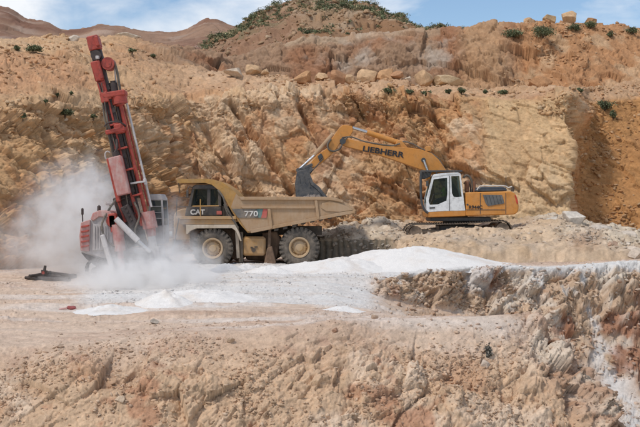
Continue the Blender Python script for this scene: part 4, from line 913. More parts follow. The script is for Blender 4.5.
for k, (x0, x1, dy, r_) in enumerate(((100.5, 128, -.30, .026), (102, 131, -.33, .022), (108.5, 137, -.12, .03), (111.5, 141, .1, .024))):
    own('hose_or_gap_line', M['rubber'] if k % 2 else M['rig_dark'], rig, lambda m: m.tube([D(x0 + (x1 - x0) * t + 1.4 * math.sin(t * 9 + k * 2), 84 + 122 * t, dy) for t in np.linspace(0, 1, 8)], r_, n=6, sub=3))
for t in (.12, .3, .47, .62, .8):
    own('mast_bracket', M['rig_red'], rig, lambda m: m.bar(D(97.5 + 45 * t, 84 + 140 * t, -.25), D(107.5 + 45 * t, 81.6 + 140 * t, -.25), .07, .14, .01))
own('hose_or_gap_line', M['rubber'], rig, lambda m: m.tube([D(118, 200, -.5), D(112, 212, -.9), D(108, 226, -1.2), D(113, 240, -1.1), D(121, 246, -1)], .04))
own('hose_or_gap_line', M['rubber'], rig, lambda m: m.tube([D(136, 202, -.4), D(142, 216, -.6), D(138, 232, -.7), D(146, 246, -.6)], .04))
own('valve_bank', M['rig_dark'], rig, lambda m: (m.bar(D(127, 206, -.5), D(137, 226, -.5), .34, .3, .03), *[m.cyl(D(128 + 2 * k, 207 + 4 * k, -.68), D(128 + 2 * k, 207 + 4 * k, -.6), .06, n=10) for k in range(5)]))
own('pipe_clamp', M['rig_red'], rig, lambda m: (m.bar(D(107.4, 133.4, -.18), D(126.6, 129, -.18), .17, .5, .03), m.bar(D(119.6, 124.6, -.2), D(121.6, 134, -.2), .36, .42, .04)))
own('clamp_ring', M['rig_dark'], rig, lambda m: m.tube([D(106.6, 127, -.4), D(112, 123.6, -.55), D(121, 123, -.5), D(126.6, 126.4, -.2), D(120, 128.4, .1)], .03))
own('side_loop', M['rig_white'], rig, lambda m: m.tube([D(109.6, 160, -.2), D(107, 158.6, -.25), D(106.6, 153.4, -.25), D(109, 151.6, -.22), D(111, 153, -.2)], .026))
own('filter_box', M['rig_pink'], rig, lambda m: m.bar(D(117.2, 157.2, -.45), D(126.4, 195, -.45), .50, .34, .04))
own('filter_box', M['rig_red'], rig, lambda m: m.bar(D(110.8, 159, -.36), D(121, 202, -.36), .15, .36, .02))
own('filter_outlet', M['rig_dark'], rig, lambda m: (m.cyl(D(118, 157, -.45), D(117.4, 152.6, -.45), .11), m.tube([D(117.4, 153, -.45), D(119, 148, -.42), D(118, 140, -.3)], .05)))
own('pipe_holder', M['rig_white'], rig, lambda m: (m.bar(D(131.4, 183.6, -.1), D(146.4, 181.4, -.1), .07, .3, .01), m.bar(D(145, 178.6, -.1), D(146.4, 184.6, -.1), .10, .2, .01)))
# lower mast works
own('feed_cradle', M['rig_dark'], rig, lambda m: (m.bar(D(121, 196, .05), D(136, 246, .05), .62, .5, .04), *[m.bar(D(121 + k * 3.2, 200 + k * 8, -.25), D(130 + k * 3.2, 197 + k * 8, -.25), .06, .1, .01) for k in range(5)]))
own('feed_cradle', M['rig_red'], rig, lambda m: (m.bar(D(118.6, 197, -.22), D(127, 222, -.22), .13, .12), m.bar(D(133, 196, -.2), D(143, 226, -.2), .11, .12)))
own('dust_hood', M['rig_pink'], rig, lambda m: (m.cyl(D(148, 211.6, -.15), D(151, 228.4, -.15), .27, .29, n=24), m.cyl(D(151, 228.4, -.15), D(152.4, 236, -.15), .20, .17, n=20)))
own('dust_hood', M['rig_white'], rig, lambda m: m.cyl(D(152, 235, -.15), D(156, 266, -.15), .15, .2, n=18))
own('boom_joint', M['rig_red'], rig, lambda m: (m.cyl(D(117, 221, -1.0), D(117, 221, -.5), .22, n=20), m.bar(D(116.4, 213, -.8), D(118, 232, -.8), .30, .4, .05)))
own('boom_cylinder', M['rig_pink'], rig, lambda m: (m.cyl(D(121.5, 224, -.9), D(124.5, 250, -.9), .21, n=20), m.cyl(D(124.5, 250, -.9), D(126.2, 268, -.9), .12, n=16)))
lc = own('lift_cylinder', M['rig_white'], rig, lambda m: m.cyl(D(121.6, 218.4, -1.15), D(143, 240, -1.15), .115, n=18))
own('rod', M['chrome'], lc, lambda m: m.cyl(D(143, 240, -1.15), D(154, 251, -1.0), .075, n=14))
own('support_leg', M['rig_white'], rig, lambda m: m.bar(D(108.6, 234, -1.2), D(119, 270, -1.2), .18, .16, .03))
# body
own('engine_hood', M['rig_dusty'], rig, lambda m: m.prism([(81, 222), (90.4, 219), (92, 213.6), (99, 210.8), (109, 211.6), (114.4, 217.6), (116, 226), (117, 258), (104, 260), (80.4, 252), (79.4, 236)], 40.6, 42.9, .06))
own('hood_cap', M['rig_pink'], rig, lambda m: m.prism([(90.4, 219.6), (92.4, 213.2), (99, 210.2), (109.2, 211), (114.8, 217.4), (115.4, 222.4), (110, 218), (99, 216.8), (93.4, 221)], 40.53, 42.95, .03))
rp = own('rear_panel', M['rig_pink'], rig, lambda m: m.prism([(80.8, 222.6), (90.2, 219.6), (89.2, 251.5), (80.4, 250.6), (79.2, 236)], 40.50, 40.598, .02))
for k in range(5):
    own('louvre', M['rig_red'], rp, lambda m: m.prism([(81, 226 + 5 * k), (88.8, 224.6 + 5 * k), (88.7, 226.4 + 5 * k), (80.9, 227.8 + 5 * k)], 40.44, 40.5, .01))
own('radiator_grille', M['rig_dusty'], rig, lambda m: (m.prism([(93, 224), (112.6, 225), (112.2, 250), (92.4, 250.6)], 40.54, 40.598, .01), *[m.pbox(94 + 2.6 * k, 226, 94.9 + 2.6 * k, 249, 40.5, 40.541, 0) for k in range(7)]))
own('engine_underside', M['rig_dark'], rig, lambda m: m.prism([(80.4, 252), (104, 260), (117, 258), (150, 250), (150, 264), (95, 266), (86, 259)], 40.7, 42.9, .04))
for x, y0 in ((82.3, 211.6), (99, 205)):
    own('rear_post', M['rig_dark'], rig, lambda m: (m.cyl(W(x + .4, 222, 41), W(x, y0, 41), .025), m.pbox(x - 1.3, y0 - 3.5, x + 1, y0 + 3.5, 40.95, 41.05, .03) if x < 90 else m.cyl(W(x, y0 + 6, 41), W(x, y0 + 1, 41), .07)))
own('work_lamp', M['rig_dusty'], rig, lambda m: (m.pbox(105.4, 202.2, 114.4, 205.2, 41.0, 41.2, .02), m.cyl(W(110, 211, 41.1), W(110, 205, 41.1), .02)))
rc = own('cab', M['rig_dusty'], rig, lambda m: (
    m.prism([(147.6, 194.6), (160, 193.8), (162.8, 199), (162.4, 200.4), (148.4, 200.4)], 42.0, 43.4, .04), m.prism([(148.6, 226), (164, 225), (164, 244), (150, 246)], 42.0, 43.4, .04),
    *[m.prism(q, Y0, Y0 + .09, .012, Yr=42.0) for Y0 in (42.0, 43.31) for q in ([(148.4, 200), (150.2, 200), (150.8, 227), (149, 227)], [(160.8, 200), (162.6, 200), (164, 227), (162, 227)])]))
own('cab_window', M['rig_glass'], rc, lambda m: m.prism([(150.2, 200.4), (160.8, 200.4), (162.2, 226), (150.8, 226)], 42.03, 42.05))
own('cab_window', M['rig_glass'], rc, lambda m: m.prism([(162, 200.4), (162.5, 200.4), (163.8, 226), (163.2, 226)], 42.1, 43.3))
own('cab_window', M['rig_glass'], rc, lambda m: m.prism([(150.2, 200.4), (160.8, 200.4), (162.2, 226), (150.8, 226)], 43.34, 43.36, Yr=42))
own('window_bar', M['rig_dusty'], rc, lambda m: [m.pbox(150, y, 162.5, y + .7, 41.975, 42.0, .004) for y in (206, 212, 218)])
own('chassis', M['rig_dusty'], rig, lambda m: m.prism([(92, 252), (158, 246), (160, 262), (96, 266)], 41.2, 42.9, .05))
for Y0 in (40.5, 43.0):
    a, b = W(95, 269, 40.5), W(152, 269, 40.5)
    def shoes(m):
        r = .36; t_ = Vector((b.x - a.x, 0, 0)); per = []
        A, B = Vector((a.x, 0, a.z)), Vector((b.x, 0, b.z))
        per += [A + t_ * k / 20 + Vector((0, 0, r)) for k in range(20)] + [B + Vector((r * math.sin(math.pi * k / 8), 0, r * math.cos(math.pi * k / 8))) for k in range(8)]
        per += [B - t_ * k / 20 - Vector((0, 0, r)) for k in range(20)] + [A + Vector((-r * math.sin(math.pi * k / 8), 0, -r * math.cos(math.pi * k / 8))) for k in range(8)]
        for k, p in enumerate(per):
            q = per[(k + 1) % len(per)]; t = (q - p).normalized(); nr = Vector((-t.z, 0, t.x))
            m.hexa([Vector((v.x, Y, v.z)) for Y in (Y0, Y0 + .45) for v in (p + t * .01 - nr * .03, q - t * .01 - nr * .03, q - t * .01 + nr * .03, p + t * .01 + nr * .03)], 0)
    tk = own('track', M['rig_dark'], rig, shoes, smooth=0)
    own('track_frame', M['rig_dark'], tk, lambda m: (m.box((a.x, Y0 + .08, a.z - .2), (b.x, Y0 + .37, b.z + .2), .05), *[m.cyl((a.x + (b.x - a.x) * k / 5, Y0 + .04, a.z - .1), (a.x + (b.x - a.x) * k / 5, Y0 + .41, a.z - .1), .17) for k in range(6)]))

# ------------------------------------------------------------------ stones and heaps
from mathutils.bvhtree import BVHTree
def bvh_of(o):
    me = o.data; v = np.empty(len(me.vertices) * 3, np.float32); me.vertices.foreach_get('co', v)
    lt = np.empty(len(me.loops), np.int32); me.loops.foreach_get('vertex_index', lt)
    return BVHTree.FromPolygons([tuple(p) for p in v.reshape(-1, 3).tolist()], [tuple(q) for q in lt.reshape(-1, 4).tolist()])
BV = {o.name: bvh_of(o) for o in (back, near, bench)}
def ground_z(x, y, names=('quarry_floor', 'rubble_bench')):
    best = None
    for nme in names:
        h = BV[nme].ray_cast(Vector((x, y, 60)), Vector((0, 0, -1)))
        if h[0] is not None and (best is None or h[0].z > best): best = h[0].z
    return best if best is not None else 0.0
def rock_arrays(seed, sub, cuts=22, rough=.08):
    bm = bmesh.new(); bmesh.ops.create_icosphere(bm, subdivisions=sub, radius=1)
    v = np.array([q.co[:] for q in bm.verts], np.float32); f = np.array([[q.index for q in t.verts] for t in bm.faces], np.int32); bm.free()
    rg = np.random.RandomState(seed)
    for _ in range(cuts):
        nn_ = rg.normal(size=3); nn_ /= np.linalg.norm(nn_); dd = rg.uniform(.45, .8)
        e = v @ nn_ - dd; v = v - np.where(e > 0, e, 0)[:, None] * nn_
    v = v * (1 + rough * fbm(v * 2.2 + seed, 4, seed))[:, None]
    v /= np.abs(v).max(0)
    return v, f
CAM = Vector((0, 0, HC))
def on_wall(px, py, Y, slack=7, surf='quarry_wall'):
    """the wall surface seen at a photo pixel, when it lies near distance Y"""
    h = BV[surf].ray_cast(CAM, (W(px, py, Y) - CAM).normalized())
    return h[0] if h[0] is not None and abs(h[0].y - Y) < slack else None
GB = 'boulders along the berm'
def boulder(px, py, Y, w, h, col, label, seed, group=None, name='boulder', sink=.12, depth=None, tiltz=0, ground=None, sub=4):
    """one rock whose outline is w x h photo pixels with its foot at row py"""
    if group == GB: w, h = w * 1.2, h * 1.25
    s = Y / FPX; v, f = rock_arrays(seed, sub)
    dm = np.array([w * s / 2, (depth or .8 * w) * s / 2, h * s / 2 * (1 + sink)])
    P = v * dm
    ca, sa = math.cos(tiltz), math.sin(tiltz); P = np.stack([P[:, 0] * ca - P[:, 2] * sa, P[:, 1], P[:, 0] * sa + P[:, 2] * ca], 1)
    P[:, 2] += h * s / 2 * (1 - sink)
    c = np.array(col, np.float32) * (1 + .22 * fbm(v * 2.5 + 3, 4, seed + 7) + .16 * fbm(v * 9, 2, seed))[:, None]
    loc = W(px, py, Y)
    hit = on_wall(px, py, Y, 3, ground[0]) if ground else None
    if hit is not None: loc = hit + Vector((0, dm[1] * .5, 0))
    elif ground: loc.z = ground_z(loc.x, loc.y, ground) - .02
    me = bpy.data.meshes.new(name); raw_mesh(me, P, f, np.clip(c, .02, .9), True); me.set_sharp_from_angle(angle=R(26)); me.materials.append(M['stone'])
    o = bpy.data.objects.new(name, me); o.location = loc; C.objects.link(o)
    return tag(o, label, 'boulder' if name == 'boulder' else 'rock', group)
GB = 'boulders along the berm'
bt, bo, bg, br = (.58, .38, .22), (.54, .31, .16), (.62, .50, .38), (.48, .26, .14)
for a in (
    (235, 70, 71, 19, 9, bg, 'pale grey boulder at the left end of the berm row'), (253, 71, 71.6, 15, 8.5, bt, 'tan boulder just right of the pale grey one on the berm'),
    (265, 72, 71.8, 9, 6, bt, 'small tan boulder between two larger ones on the left berm'), (304, 75.4, 72.2, 18, 11, bo, 'rounded orange boulder standing alone on the left half of the berm'),
    (321, 76.6, 72.2, 13, 7.5, bt, 'low flat tan boulder left of the upright reddish one'), (337.5, 77.6, 72.2, 16, 14, br, 'upright reddish boulder leaning right on the berm'),
    (350.5, 78.2, 72.2, 10, 9, bt, 'small boulder wedged between the upright reddish and the big tan boulder'), (367, 78.2, 72.4, 19, 12.5, bt, 'big tan boulder below the grey broken face'),
    (384.5, 78.4, 72.2, 15, 11, bo, 'orange boulder touching the right side of the big tan one'), (397.5, 79, 72, 13, 7.5, br, 'low brown boulder in front of the grey broken face'),
    (408, 80, 72, 8, 4.5, bg, 'tiny pale boulder in the gap of the berm row'), (425.5, 80.4, 72.2, 19, 14, bt, 'tall pyramid shaped tan boulder on the berm'),
    (449, 82, 72.2, 29, 11, (.60, .44, .27), 'long flat pale boulder at the right end of the berm row'), (540, 86, 72, 20, 12, (.45, .24, .12), 'half buried reddish boulder below the upper right slope')):
    boulder(*a, seed=int(a[0]), group=GB, ground=('quarry_wall',))
GS = 'boulders on the skyline'
for a in ((529, 21.4, 88.2, 13, 7, bt, 'leftmost small boulder on the right skyline'), (550, 20.4, 88.4, 16, 9, (.50, .33, .18), 'middle boulder on the right skyline above the big bush'), (568, 19.6, 88.6, 18, 11.5, bt, 'tallest pointed boulder on the right skyline'), (590, 20.6, 88.6, 13, 6, bo, 'low boulder right of the pointed one on the skyline')):
    boulder(*a, seed=int(a[0]), group=GS, ground=('quarry_wall',), sink=.4)
boulder(74, 47, 76, 12, 9, (.62, .52, .42), 'pale rock on the spoil slope left of the mast head', 74, ground=('quarry_wall',), sink=.4)
boulder(127, 41, 87, 26, 8, (.66, .57, .45), 'wide pale rock hump on the skyline right of the mast head', 127, ground=('quarry_wall',), sink=.4)
boulder(65, 120, 55.2, 9, 6, (.66, .56, .44), 'pale rock under a small bush on the left slope', 165, ground=('quarry_wall',), sink=.3)
GR = 'rock slabs right of the dirt mound'
for a in ((573, 224, 51.6, 26, 13, (.62, .55, .47), 'pale grey rock at the top of the dirt mound right of the excavator'), (553, 223, 52.6, 18, 8, (.60, .54, .46), 'pale low rock left of the topmost one on the mound'),
          (600, 232, 51.0, 26, 9, (.56, .48, .40), 'flat grey rock halfway down the right side of the mound'), (624, 242, 49.6, 34, 12, (.62, .52, .42), 'long pale slab at the right edge of the mound'),
          (606, 252, 48.6, 26, 13, (.45, .30, .21), 'reddish rock at the foot of the mound above the white lip'), (634, 258, 47.8, 24, 12, (.60, .49, .39), 'pale slab at the far right just above the white lip'),
          (588, 258, 48.2, 14, 9, (.50, .37, .27), 'small brown rock in front of the reddish one on the white lip')):
    boulder(*a, seed=int(a[0]), group=GR, depth=22, sink=.3, sub=4)
GF = 'loose stones on the near floor and bank'
for a in ((154.5, 324, 26.5, 11, 6, (.42, .36, .30), 'grey stone with a flat top on the left of the near floor'), (335, 333, 25.8, 9, 6, (.40, .24, .16), 'dark reddish stone at the top of the bank below the truck tail'),
          (486, 368, 25.5, 12, 9, (.62, .50, .40), 'pale stone on the bank below the grey weed'), (374, 319, 28.2, 9, 5, (.50, .36, .26), 'small brown stone on the near edge of the floor below the big white heap'),
          (230, 343, 25.4, 10, 6, (.55, .40, .28), 'tan stone at the edge where the bank begins, below the truck'), (60, 348, 25, 9, 5, (.52, .38, .28), 'small tan stone at the left near edge of the floor'),
          (420, 388, 24, 14, 9, (.58, .42, .29), 'tan rock stuck in the middle of the bank'), (300, 398, 22.5, 15, 9, (.50, .33, .21), 'brown rock in the lower bank under the truck'),
          (120, 402, 22, 13, 8, (.60, .45, .32), 'pale tan rock low in the left bank')):
    boulder(*a, seed=int(a[0]) + 1, group=GF, name='stone', ground=('quarry_floor',), sub=3, sink=.25)
def shard(seed):
    v, f = rock_arrays(seed, 1, 0, 0)
    rg = np.random.RandomState(seed); v = v * rg.uniform(.62, 1.15, (len(v), 1)) * np.array([1.15, .9, .75])
    return v.astype(np.float32), f
def scatter(name, src, weight, count, smin, smax, colfn, mat, label, seed, flatten=.7, power=4.0):
    """many small stones joined into one stuff mesh, lying on the surface they were picked from"""
    rg = np.random.RandomState(seed); w_ = np.clip(weight, 0, None).astype(np.float64)
    w_ = w_ / w_.sum(); pick = rg.choice(len(w_), count, p=w_)
    base = [shard(seed * 31 + k) for k in range(8)]
    Ps, Fs, Cs, o = [], [], [], 0
    size = smin + (smax - smin) * rg.rand(count) ** power
    for k in range(8):
        idx = np.where(np.arange(count) % 8 == k)[0]
        v, f = base[k]; m = len(idx)
        q = rg.normal(size=(m, 4)); q /= np.linalg.norm(q, axis=1)[:, None]
        a, b, c_, d_ = q.T
        Rm = np.stack([np.stack([1 - 2 * (c_ * c_ + d_ * d_), 2 * (b * c_ - a * d_), 2 * (b * d_ + a * c_)], 1), np.stack([2 * (b * c_ + a * d_), 1 - 2 * (b * b + d_ * d_), 2 * (c_ * d_ - a * b)], 1), np.stack([2 * (b * d_ - a * c_), 2 * (c_ * d_ + a * b), 1 - 2 * (b * b + c_ * c_)], 1)], 1)
        st = np.stack([rg.uniform(.7, 1.2, m), rg.uniform(.6, 1.1, m), rg.uniform(.45, .9, m)], 1)
        V = np.einsum('mij,mvj->mvi', Rm, v[None] * st[:, None]) * size[idx][:, None, None]; V[:, :, 2] *= flatten
        V += src['P'][pick[idx]][:, None, :]; V[:, :, 2] += .08 * size[idx][:, None]
        Ps.append(V.reshape(-1, 3)); Fs.append((f[None] + (np.arange(m) * len(v))[:, None, None] + o).reshape(-1, 3)); o += m * len(v)
        Cs.append(np.repeat(.5 * colfn(pick[idx], rg) + .5 * src['c'][pick[idx]] * rg.uniform(.85, 1.15, (m, 1)), len(v), 0))
    me = bpy.data.meshes.new(name); raw_mesh(me, np.concatenate(Ps), np.concatenate(Fs), np.clip(np.concatenate(Cs), .02, .85), False); me.materials.append(mat)
    ob = bpy.data.objects.new(name, me); C.objects.link(ob)
    return tag(ob, label, None, None, 'stuff')
def pickcol(*cs):
    a = np.array(cs, np.float32)
    return lambda i, rg: a[rg.randint(len(a), size=len(i))] * rg.uniform(.8, 1.2, (len(i), 1)).astype(np.float32)
G = NEARG; vis = (G['px'] > -30) & (G['px'] < 670)
scatter('pebbles', G, vis * G['flat'] * (1 - .8 * G['w']) * (.15 + sstep(.0, .4, fbm(G['P'] / 2.2, 3, 401))), 6500, .01, .055, pickcol((.55, .40, .29), (.48, .32, .22), (.62, .50, .40), (.42, .28, .2)), M['stone'], 'scattered small stones on the quarry floor', 5)
scatter('clods', G, vis * G['bank'] * (.1 + sstep(-.1, .4, fbm(G['P'] / 1.5, 3, 403))), 12000, .01, .08, pickcol((.60, .42, .28), (.50, .32, .20), (.66, .50, .37), (.45, .26, .16)), M['stone'], 'crumbled clods and stones on the near bank', 6)
scatter('cliff_rubble', G, vis * np.clip(G['cliff'] + G['talus'], 0, 1), 5000, .02, .15, pickcol((.55, .39, .27), (.45, .29, .19), (.66, .55, .45), (.38, .21, .13)), M['stone'], 'broken stones on the cut face and slope of the pit', 7)
scatter('white_clods', G, vis * (G['w'] > .4) * (G['P'][:, 2] > -.6) * (.15 + sstep(-.1, .4, fbm(G['P'] / 1.4, 3, 407))), 3000, .012, .085, pickcol((.74, .70, .66), (.68, .62, .56), (.76, .74, .71)), M['stone'], 'lumps of white rock dust strewn over the pale floor', 10)
G = WALL; vis = (G['px'] > -30) & (G['px'] < 670); sg_ = G['seg']
scatter('scree', G, vis * (.9 * G['recess'] + 1.2 * G['face2'] * (G['px'] > 500) + .5 * G['slopeL'] + .7 * ((sg_ > 2.7) & (sg_ < 4)) + .25 * ((sg_ > 0.9) & (sg_ < 1.3))) * (.1 + sstep(-.1, .4, fbm(G['P'] / 3, 3, 405))), 8000, .03, .24, pickcol((.55, .33, .17), (.48, .27, .13), (.64, .47, .30), (.42, .22, .11)), M['stone'], 'loose stones lying on the slopes and berm of the quarry wall', 8)
G = BEN; vis = (G['px'] > 285) & (G['px'] < 670)
scatter('bench_rubble', G, vis * (.35 + G['rub']) * (G['seg'] > 1.2), 5000, .015, .16, pickcol((.55, .46, .37), (.62, .55, .47), (.50, .37, .27), (.44, .37, .30)), M['stone'], 'loose grey rubble on the raised bench', 9)

G = HILL; G['P'] = G['P2']; G['c'] = np.tile(np.array([[.30, .18, .10]], np.float32), (len(G['P2']), 1))
scatter('hill_stones', G, (G['seg'] < 1.1) * (G['seg'] > .1) * (.2 + sstep(0, .4, G['mid'])), 3000, .06, .42, pickcol((.46, .32, .20), (.36, .22, .13), (.52, .40, .28)), M['stone'], 'loose stones strewn over the brown hill side', 11)
# white heaps of drill cuttings
def heap(px, py, Y, wpx, h, dpt, label, seed, skew=0.0, sharp=1.25, size=64, group='white heaps of rock dust', gmin=-.6):
    """a poured heap of white powder; its foot follows the ground"""
    c = W(px, py, Y); rx, ry = wpx * Y / FPX / 2, dpt
    u = np.linspace(-1, 1, size); U, V = np.meshgrid(u, u, indexing='ij'); r = np.sqrt(U * U + V * V)
    X = c.x + rx * U; Yy = Y + ry * V
    th = np.arctan2(V, U); Pn = np.stack([X.ravel(), Yy.ravel(), np.full(X.size, seed * 3.1)], 1)
    rr = np.clip(np.hypot(U - skew * (1 - r), V) * (1 + .22 * fbm(np.stack([np.cos(th).ravel() * 1.3, np.sin(th).ravel() * 1.3, np.full(X.size, seed)], 1), 3, seed).reshape(r.shape)), 0, 2)
    t = np.clip(1 - rr, 0, 1); prof_ = t ** sharp / (t ** sharp + .0 + .35 * t + .001) * 1.35 * t ** .35
    k_ = min(1, .35 + wpx / 300); prof_ = (1 - np.cos(np.pi * np.clip(t, 0, 1))) * .5 * k_ + (1 - k_) * t
    gz = np.array([ground_z(a, b, ('quarry_floor',)) for a, b in zip(X.ravel()[::1], Yy.ravel()[::1])]).reshape(X.shape)
    gz = smooth_rows(smooth_rows(gz, 2, 0), 2, 1)
    nz_ = fbm(Pn / (.3 * rx + .15), 4, seed).reshape(r.shape) * .26 + fbm(Pn / .16, 3, seed + 2).reshape(r.shape) * .05 / max(h, .2)
    Z = gz + h * (prof_ * (1 + nz_ * 1.4)) - .06 * sstep(.0, .12, rr - .92) - .02 + .012 * (t > 0)
    P = np.stack([X, Yy, Z], 2).reshape(-1, 3)
    c4 = lerp(WHITE, (.64, .55, .47), sstep(.0, .6, fbm(np.stack([X.ravel(), Yy.ravel(), Z.ravel()], 1) / .7, 4, seed + 9)) * .55)
    idx = (np.arange(size - 1)[:, None] * size + np.arange(size - 1)[None, :]).reshape(-1)
    q = np.stack([idx, idx + size, idx + size + 1, idx + 1], 1)
    okv = ((rr < 1.06) & (gz > gmin)).ravel(); q = q[okv[q].all(1)]
    used = np.unique(q); rm = np.zeros(len(P), np.int32); rm[used] = np.arange(len(used))
    me = bpy.data.meshes.new('dust_heap'); raw_mesh(me, P[used], rm[q], c4[used], True); me.materials.append(M['white_dust'])
    o = bpy.data.objects.new('dust_heap', me); C.objects.link(o)
    return tag(o, label, 'dust heap', group)
heap(412, 262, 46.2, 230, .78, 3.0, 'large white powder mound in front of the excavator', 1, -.1, size=90, gmin=.06)
heap(330, 266, 45.0, 150, .50, 2.2, 'long low white ridge running under the truck tail', 2, .2, size=80, gmin=-.12)
heap(268, 276, 43.6, 60, .24, 1.0, 'small white cone below the truck fuel tank', 3)
heap(226, 273, 45.2, 36, .28, .9, 'small white heap right in front of the truck front wheel', 4)
heap(246, 272, 45.8, 30, .24, .8, 'tiny white heap just right of the truck front wheel', 5)
heap(165, 297, 33.4, 60, .36, 1.1, 'pointed white cone in front of the drill rig', 6)
heap(112, 302, 32.0, 76, .17, 1.0, 'low white heap left of the pointed cone, nearest the drill debris', 7)
heap(205, 292, 35.5, 110, .24, 1.4, 'broad white heap right of the pointed cone', 8)
heap(345, 302, 32.2, 52, .14, .7, 'flat white patch of powder at the near edge, below the truck tail', 9)
heap(190, 276, 42.5, 60, .40, 1.2, 'white heap at the foot of the drill between rig and truck', 10)

# drill tubes and scraps left of the rig
M['scrap'] = paint_mat('dark_rusty_tube', (.045, .035, .03), .7, .2, .2, (.25, .18, .14), 4)
def lying(px0, px1, Y0, Y1, r, lift, label):
    a, b = W(px0, 276, Y0), W(px1, 276, Y1)
    a.z = ground_z(a.x, a.y) + r + lift; b.z = ground_z(b.x, b.y) + r + lift
    t = thing('drill_tube', label, 'drill tube', a, 'drill tubes lying left of the rig')
    dd = (b - a).normalized()
    own('tube', M['scrap'], t, lambda m: m.cyl(a, b, r, n=14)); own('coupling', M['scrap'], t, lambda m: m.cyl(b - dd * .02, b + dd * .16, r * 1.35, n=14)); own('coupling', M['scrap'], t, lambda m: m.cyl(a - dd * .12, a + dd * .02, r * .75, n=14))
lying(28, 66, 41.2, 40.6, .075, 0, 'longest dark drill tube lying nearest on the ground left of the rig')
lying(32, 70, 41.6, 41.5, .075, .0, 'dark drill tube lying behind the longest one')
lying(31, 48, 40.7, 41.8, .06, .13, 'short dark drill tube lying across the others')
lying(52, 73, 41.9, 41.0, .06, .12, 'short dark drill tube ending toward the rig tracks')
b0 = W(44, 273, 41.4); b0.z = ground_z(b0.x, b0.y) + .16
bit = thing('drill_bit', 'dark knobbly drill bit standing on the pile of tubes', 'drill bit', b0)
own('bit_body', M['scrap'], bit, lambda m: (m.cyl(b0, b0 + Vector((.02, 0, .16)), .10, .13), m.cyl(b0 + Vector((.02, 0, .16)), b0 + Vector((.05, 0, .34)), .06, .05)))
own('bit_button', M['rig_red'], bit, lambda m: m.cyl(b0 + Vector((.0, -.10, .07)), b0 + Vector((.0, -.135, .07)), .06))
c0 = W(71, 300, 32.2); c0.z = ground_z(c0.x, c0.y)
rag = thing('rag', 'crumpled dark red rag on the near floor left of the white heap', 'rag', c0)
def ragf(m):
    v, f = rock_arrays(77, 3, 20, .35); P_ = v * np.array([.19, .13, .075]) + np.array([c0.x, c0.y, c0.z + .05])
    m._add([Vector(p) for p in P_.tolist()], [tuple(q) for q in f.tolist()])
own('cloth', plain('dull_red_cloth', (.30, .085, .08), .95), rag, ragf, smooth=60)
own('cloth_tail', plain('pale_pink_cloth', (.55, .33, .29), .95), rag, lambda m: m.hexa([Vector(p) for p in ((c0.x - .36, c0.y - .05, c0.z + .01), (c0.x - .1, c0.y - .08, c0.z + .02), (c0.x - .1, c0.y + .08, c0.z + .04), (c0.x - .34, c0.y + .06, c0.z + .02), (c0.x - .36, c0.y - .05, c0.z + .03), (c0.x - .1, c0.y - .08, c0.z + .07), (c0.x - .1, c0.y + .08, c0.z + .08), (c0.x - .34, c0.y + .06, c0.z + .05))], .005))

# ------------------------------------------------------------------ plants
def leaf_mat(name, col):
    m, t, b, o = mat_base(name)
    a = N(t, 'ShaderNodeAttribute', attribute_name='albedo'); vm = N(t, 'ShaderNodeVectorMath', operation='MULTIPLY'); vm.inputs[1].default_value = col
    t.links.new(a.outputs['Color'], vm.inputs[0]); t.links.new(vm.outputs[0], b.inputs['Base Color']); b.inputs['Roughness'].default_value = .7; b.inputs['Specular IOR Level'].default_value = .2
    return m
M['leaf'] = leaf_mat('dark_green_leaves', (.115, .13, .068)); M['dry_leaf'] = leaf_mat('grey_green_leaves', (.16, .145, .12)); M['twig'] = plain('brown_twig', (.11, .075, .05), .9)
def leaves(cen, dims, count, size, rg, clumps=9):
    cc = rg.normal(size=(clumps, 3)); cc /= np.linalg.norm(cc, axis=1)[:, None]; cc *= rg.uniform(.25, .8, (clumps, 1)); cc[:, 2] = np.abs(cc[:, 2]) * 1.1 - .15
    k = rg.randint(clumps, size=count); p = cc[k] + rg.normal(size=(count, 3)) * .23
    p = p * np.array(dims) + np.array(cen)
    t1 = rg.normal(size=(count, 3)); t1 /= np.linalg.norm(t1, axis=1)[:, None]; t2 = np.cross(t1, rg.normal(size=(count, 3))); t2 /= np.linalg.norm(t2, axis=1)[:, None]
    s = size * rg.uniform(.6, 1.4, (count, 1)); q = np.stack([p - t1 * s, p + t2 * s * .5, p + t1 * s, p - t2 * s * .5], 1)
    col = (rg.uniform(.6, 1.5, (count, 1)) * np.where(rg.rand(count, 1) < .12, 1.7, 1) * np.array([[1, 1, 1.]]) * (.75 + .6 * rg.rand(clumps)[k])[:, None])
    return q, col
def leaf_object(name, q, col, mat, parent=None, base=(0, 0, 0)):
    P = q.reshape(-1, 3) - np.array(base); F_ = np.arange(len(P), dtype=np.int32).reshape(-1, 4)
    me = bpy.data.meshes.new(name); raw_mesh(me, P, F_, np.repeat(col, 4, 0), False); me.materials.append(mat)
    o = bpy.data.objects.new(name, me); C.objects.link(o); o.parent = parent
    return o
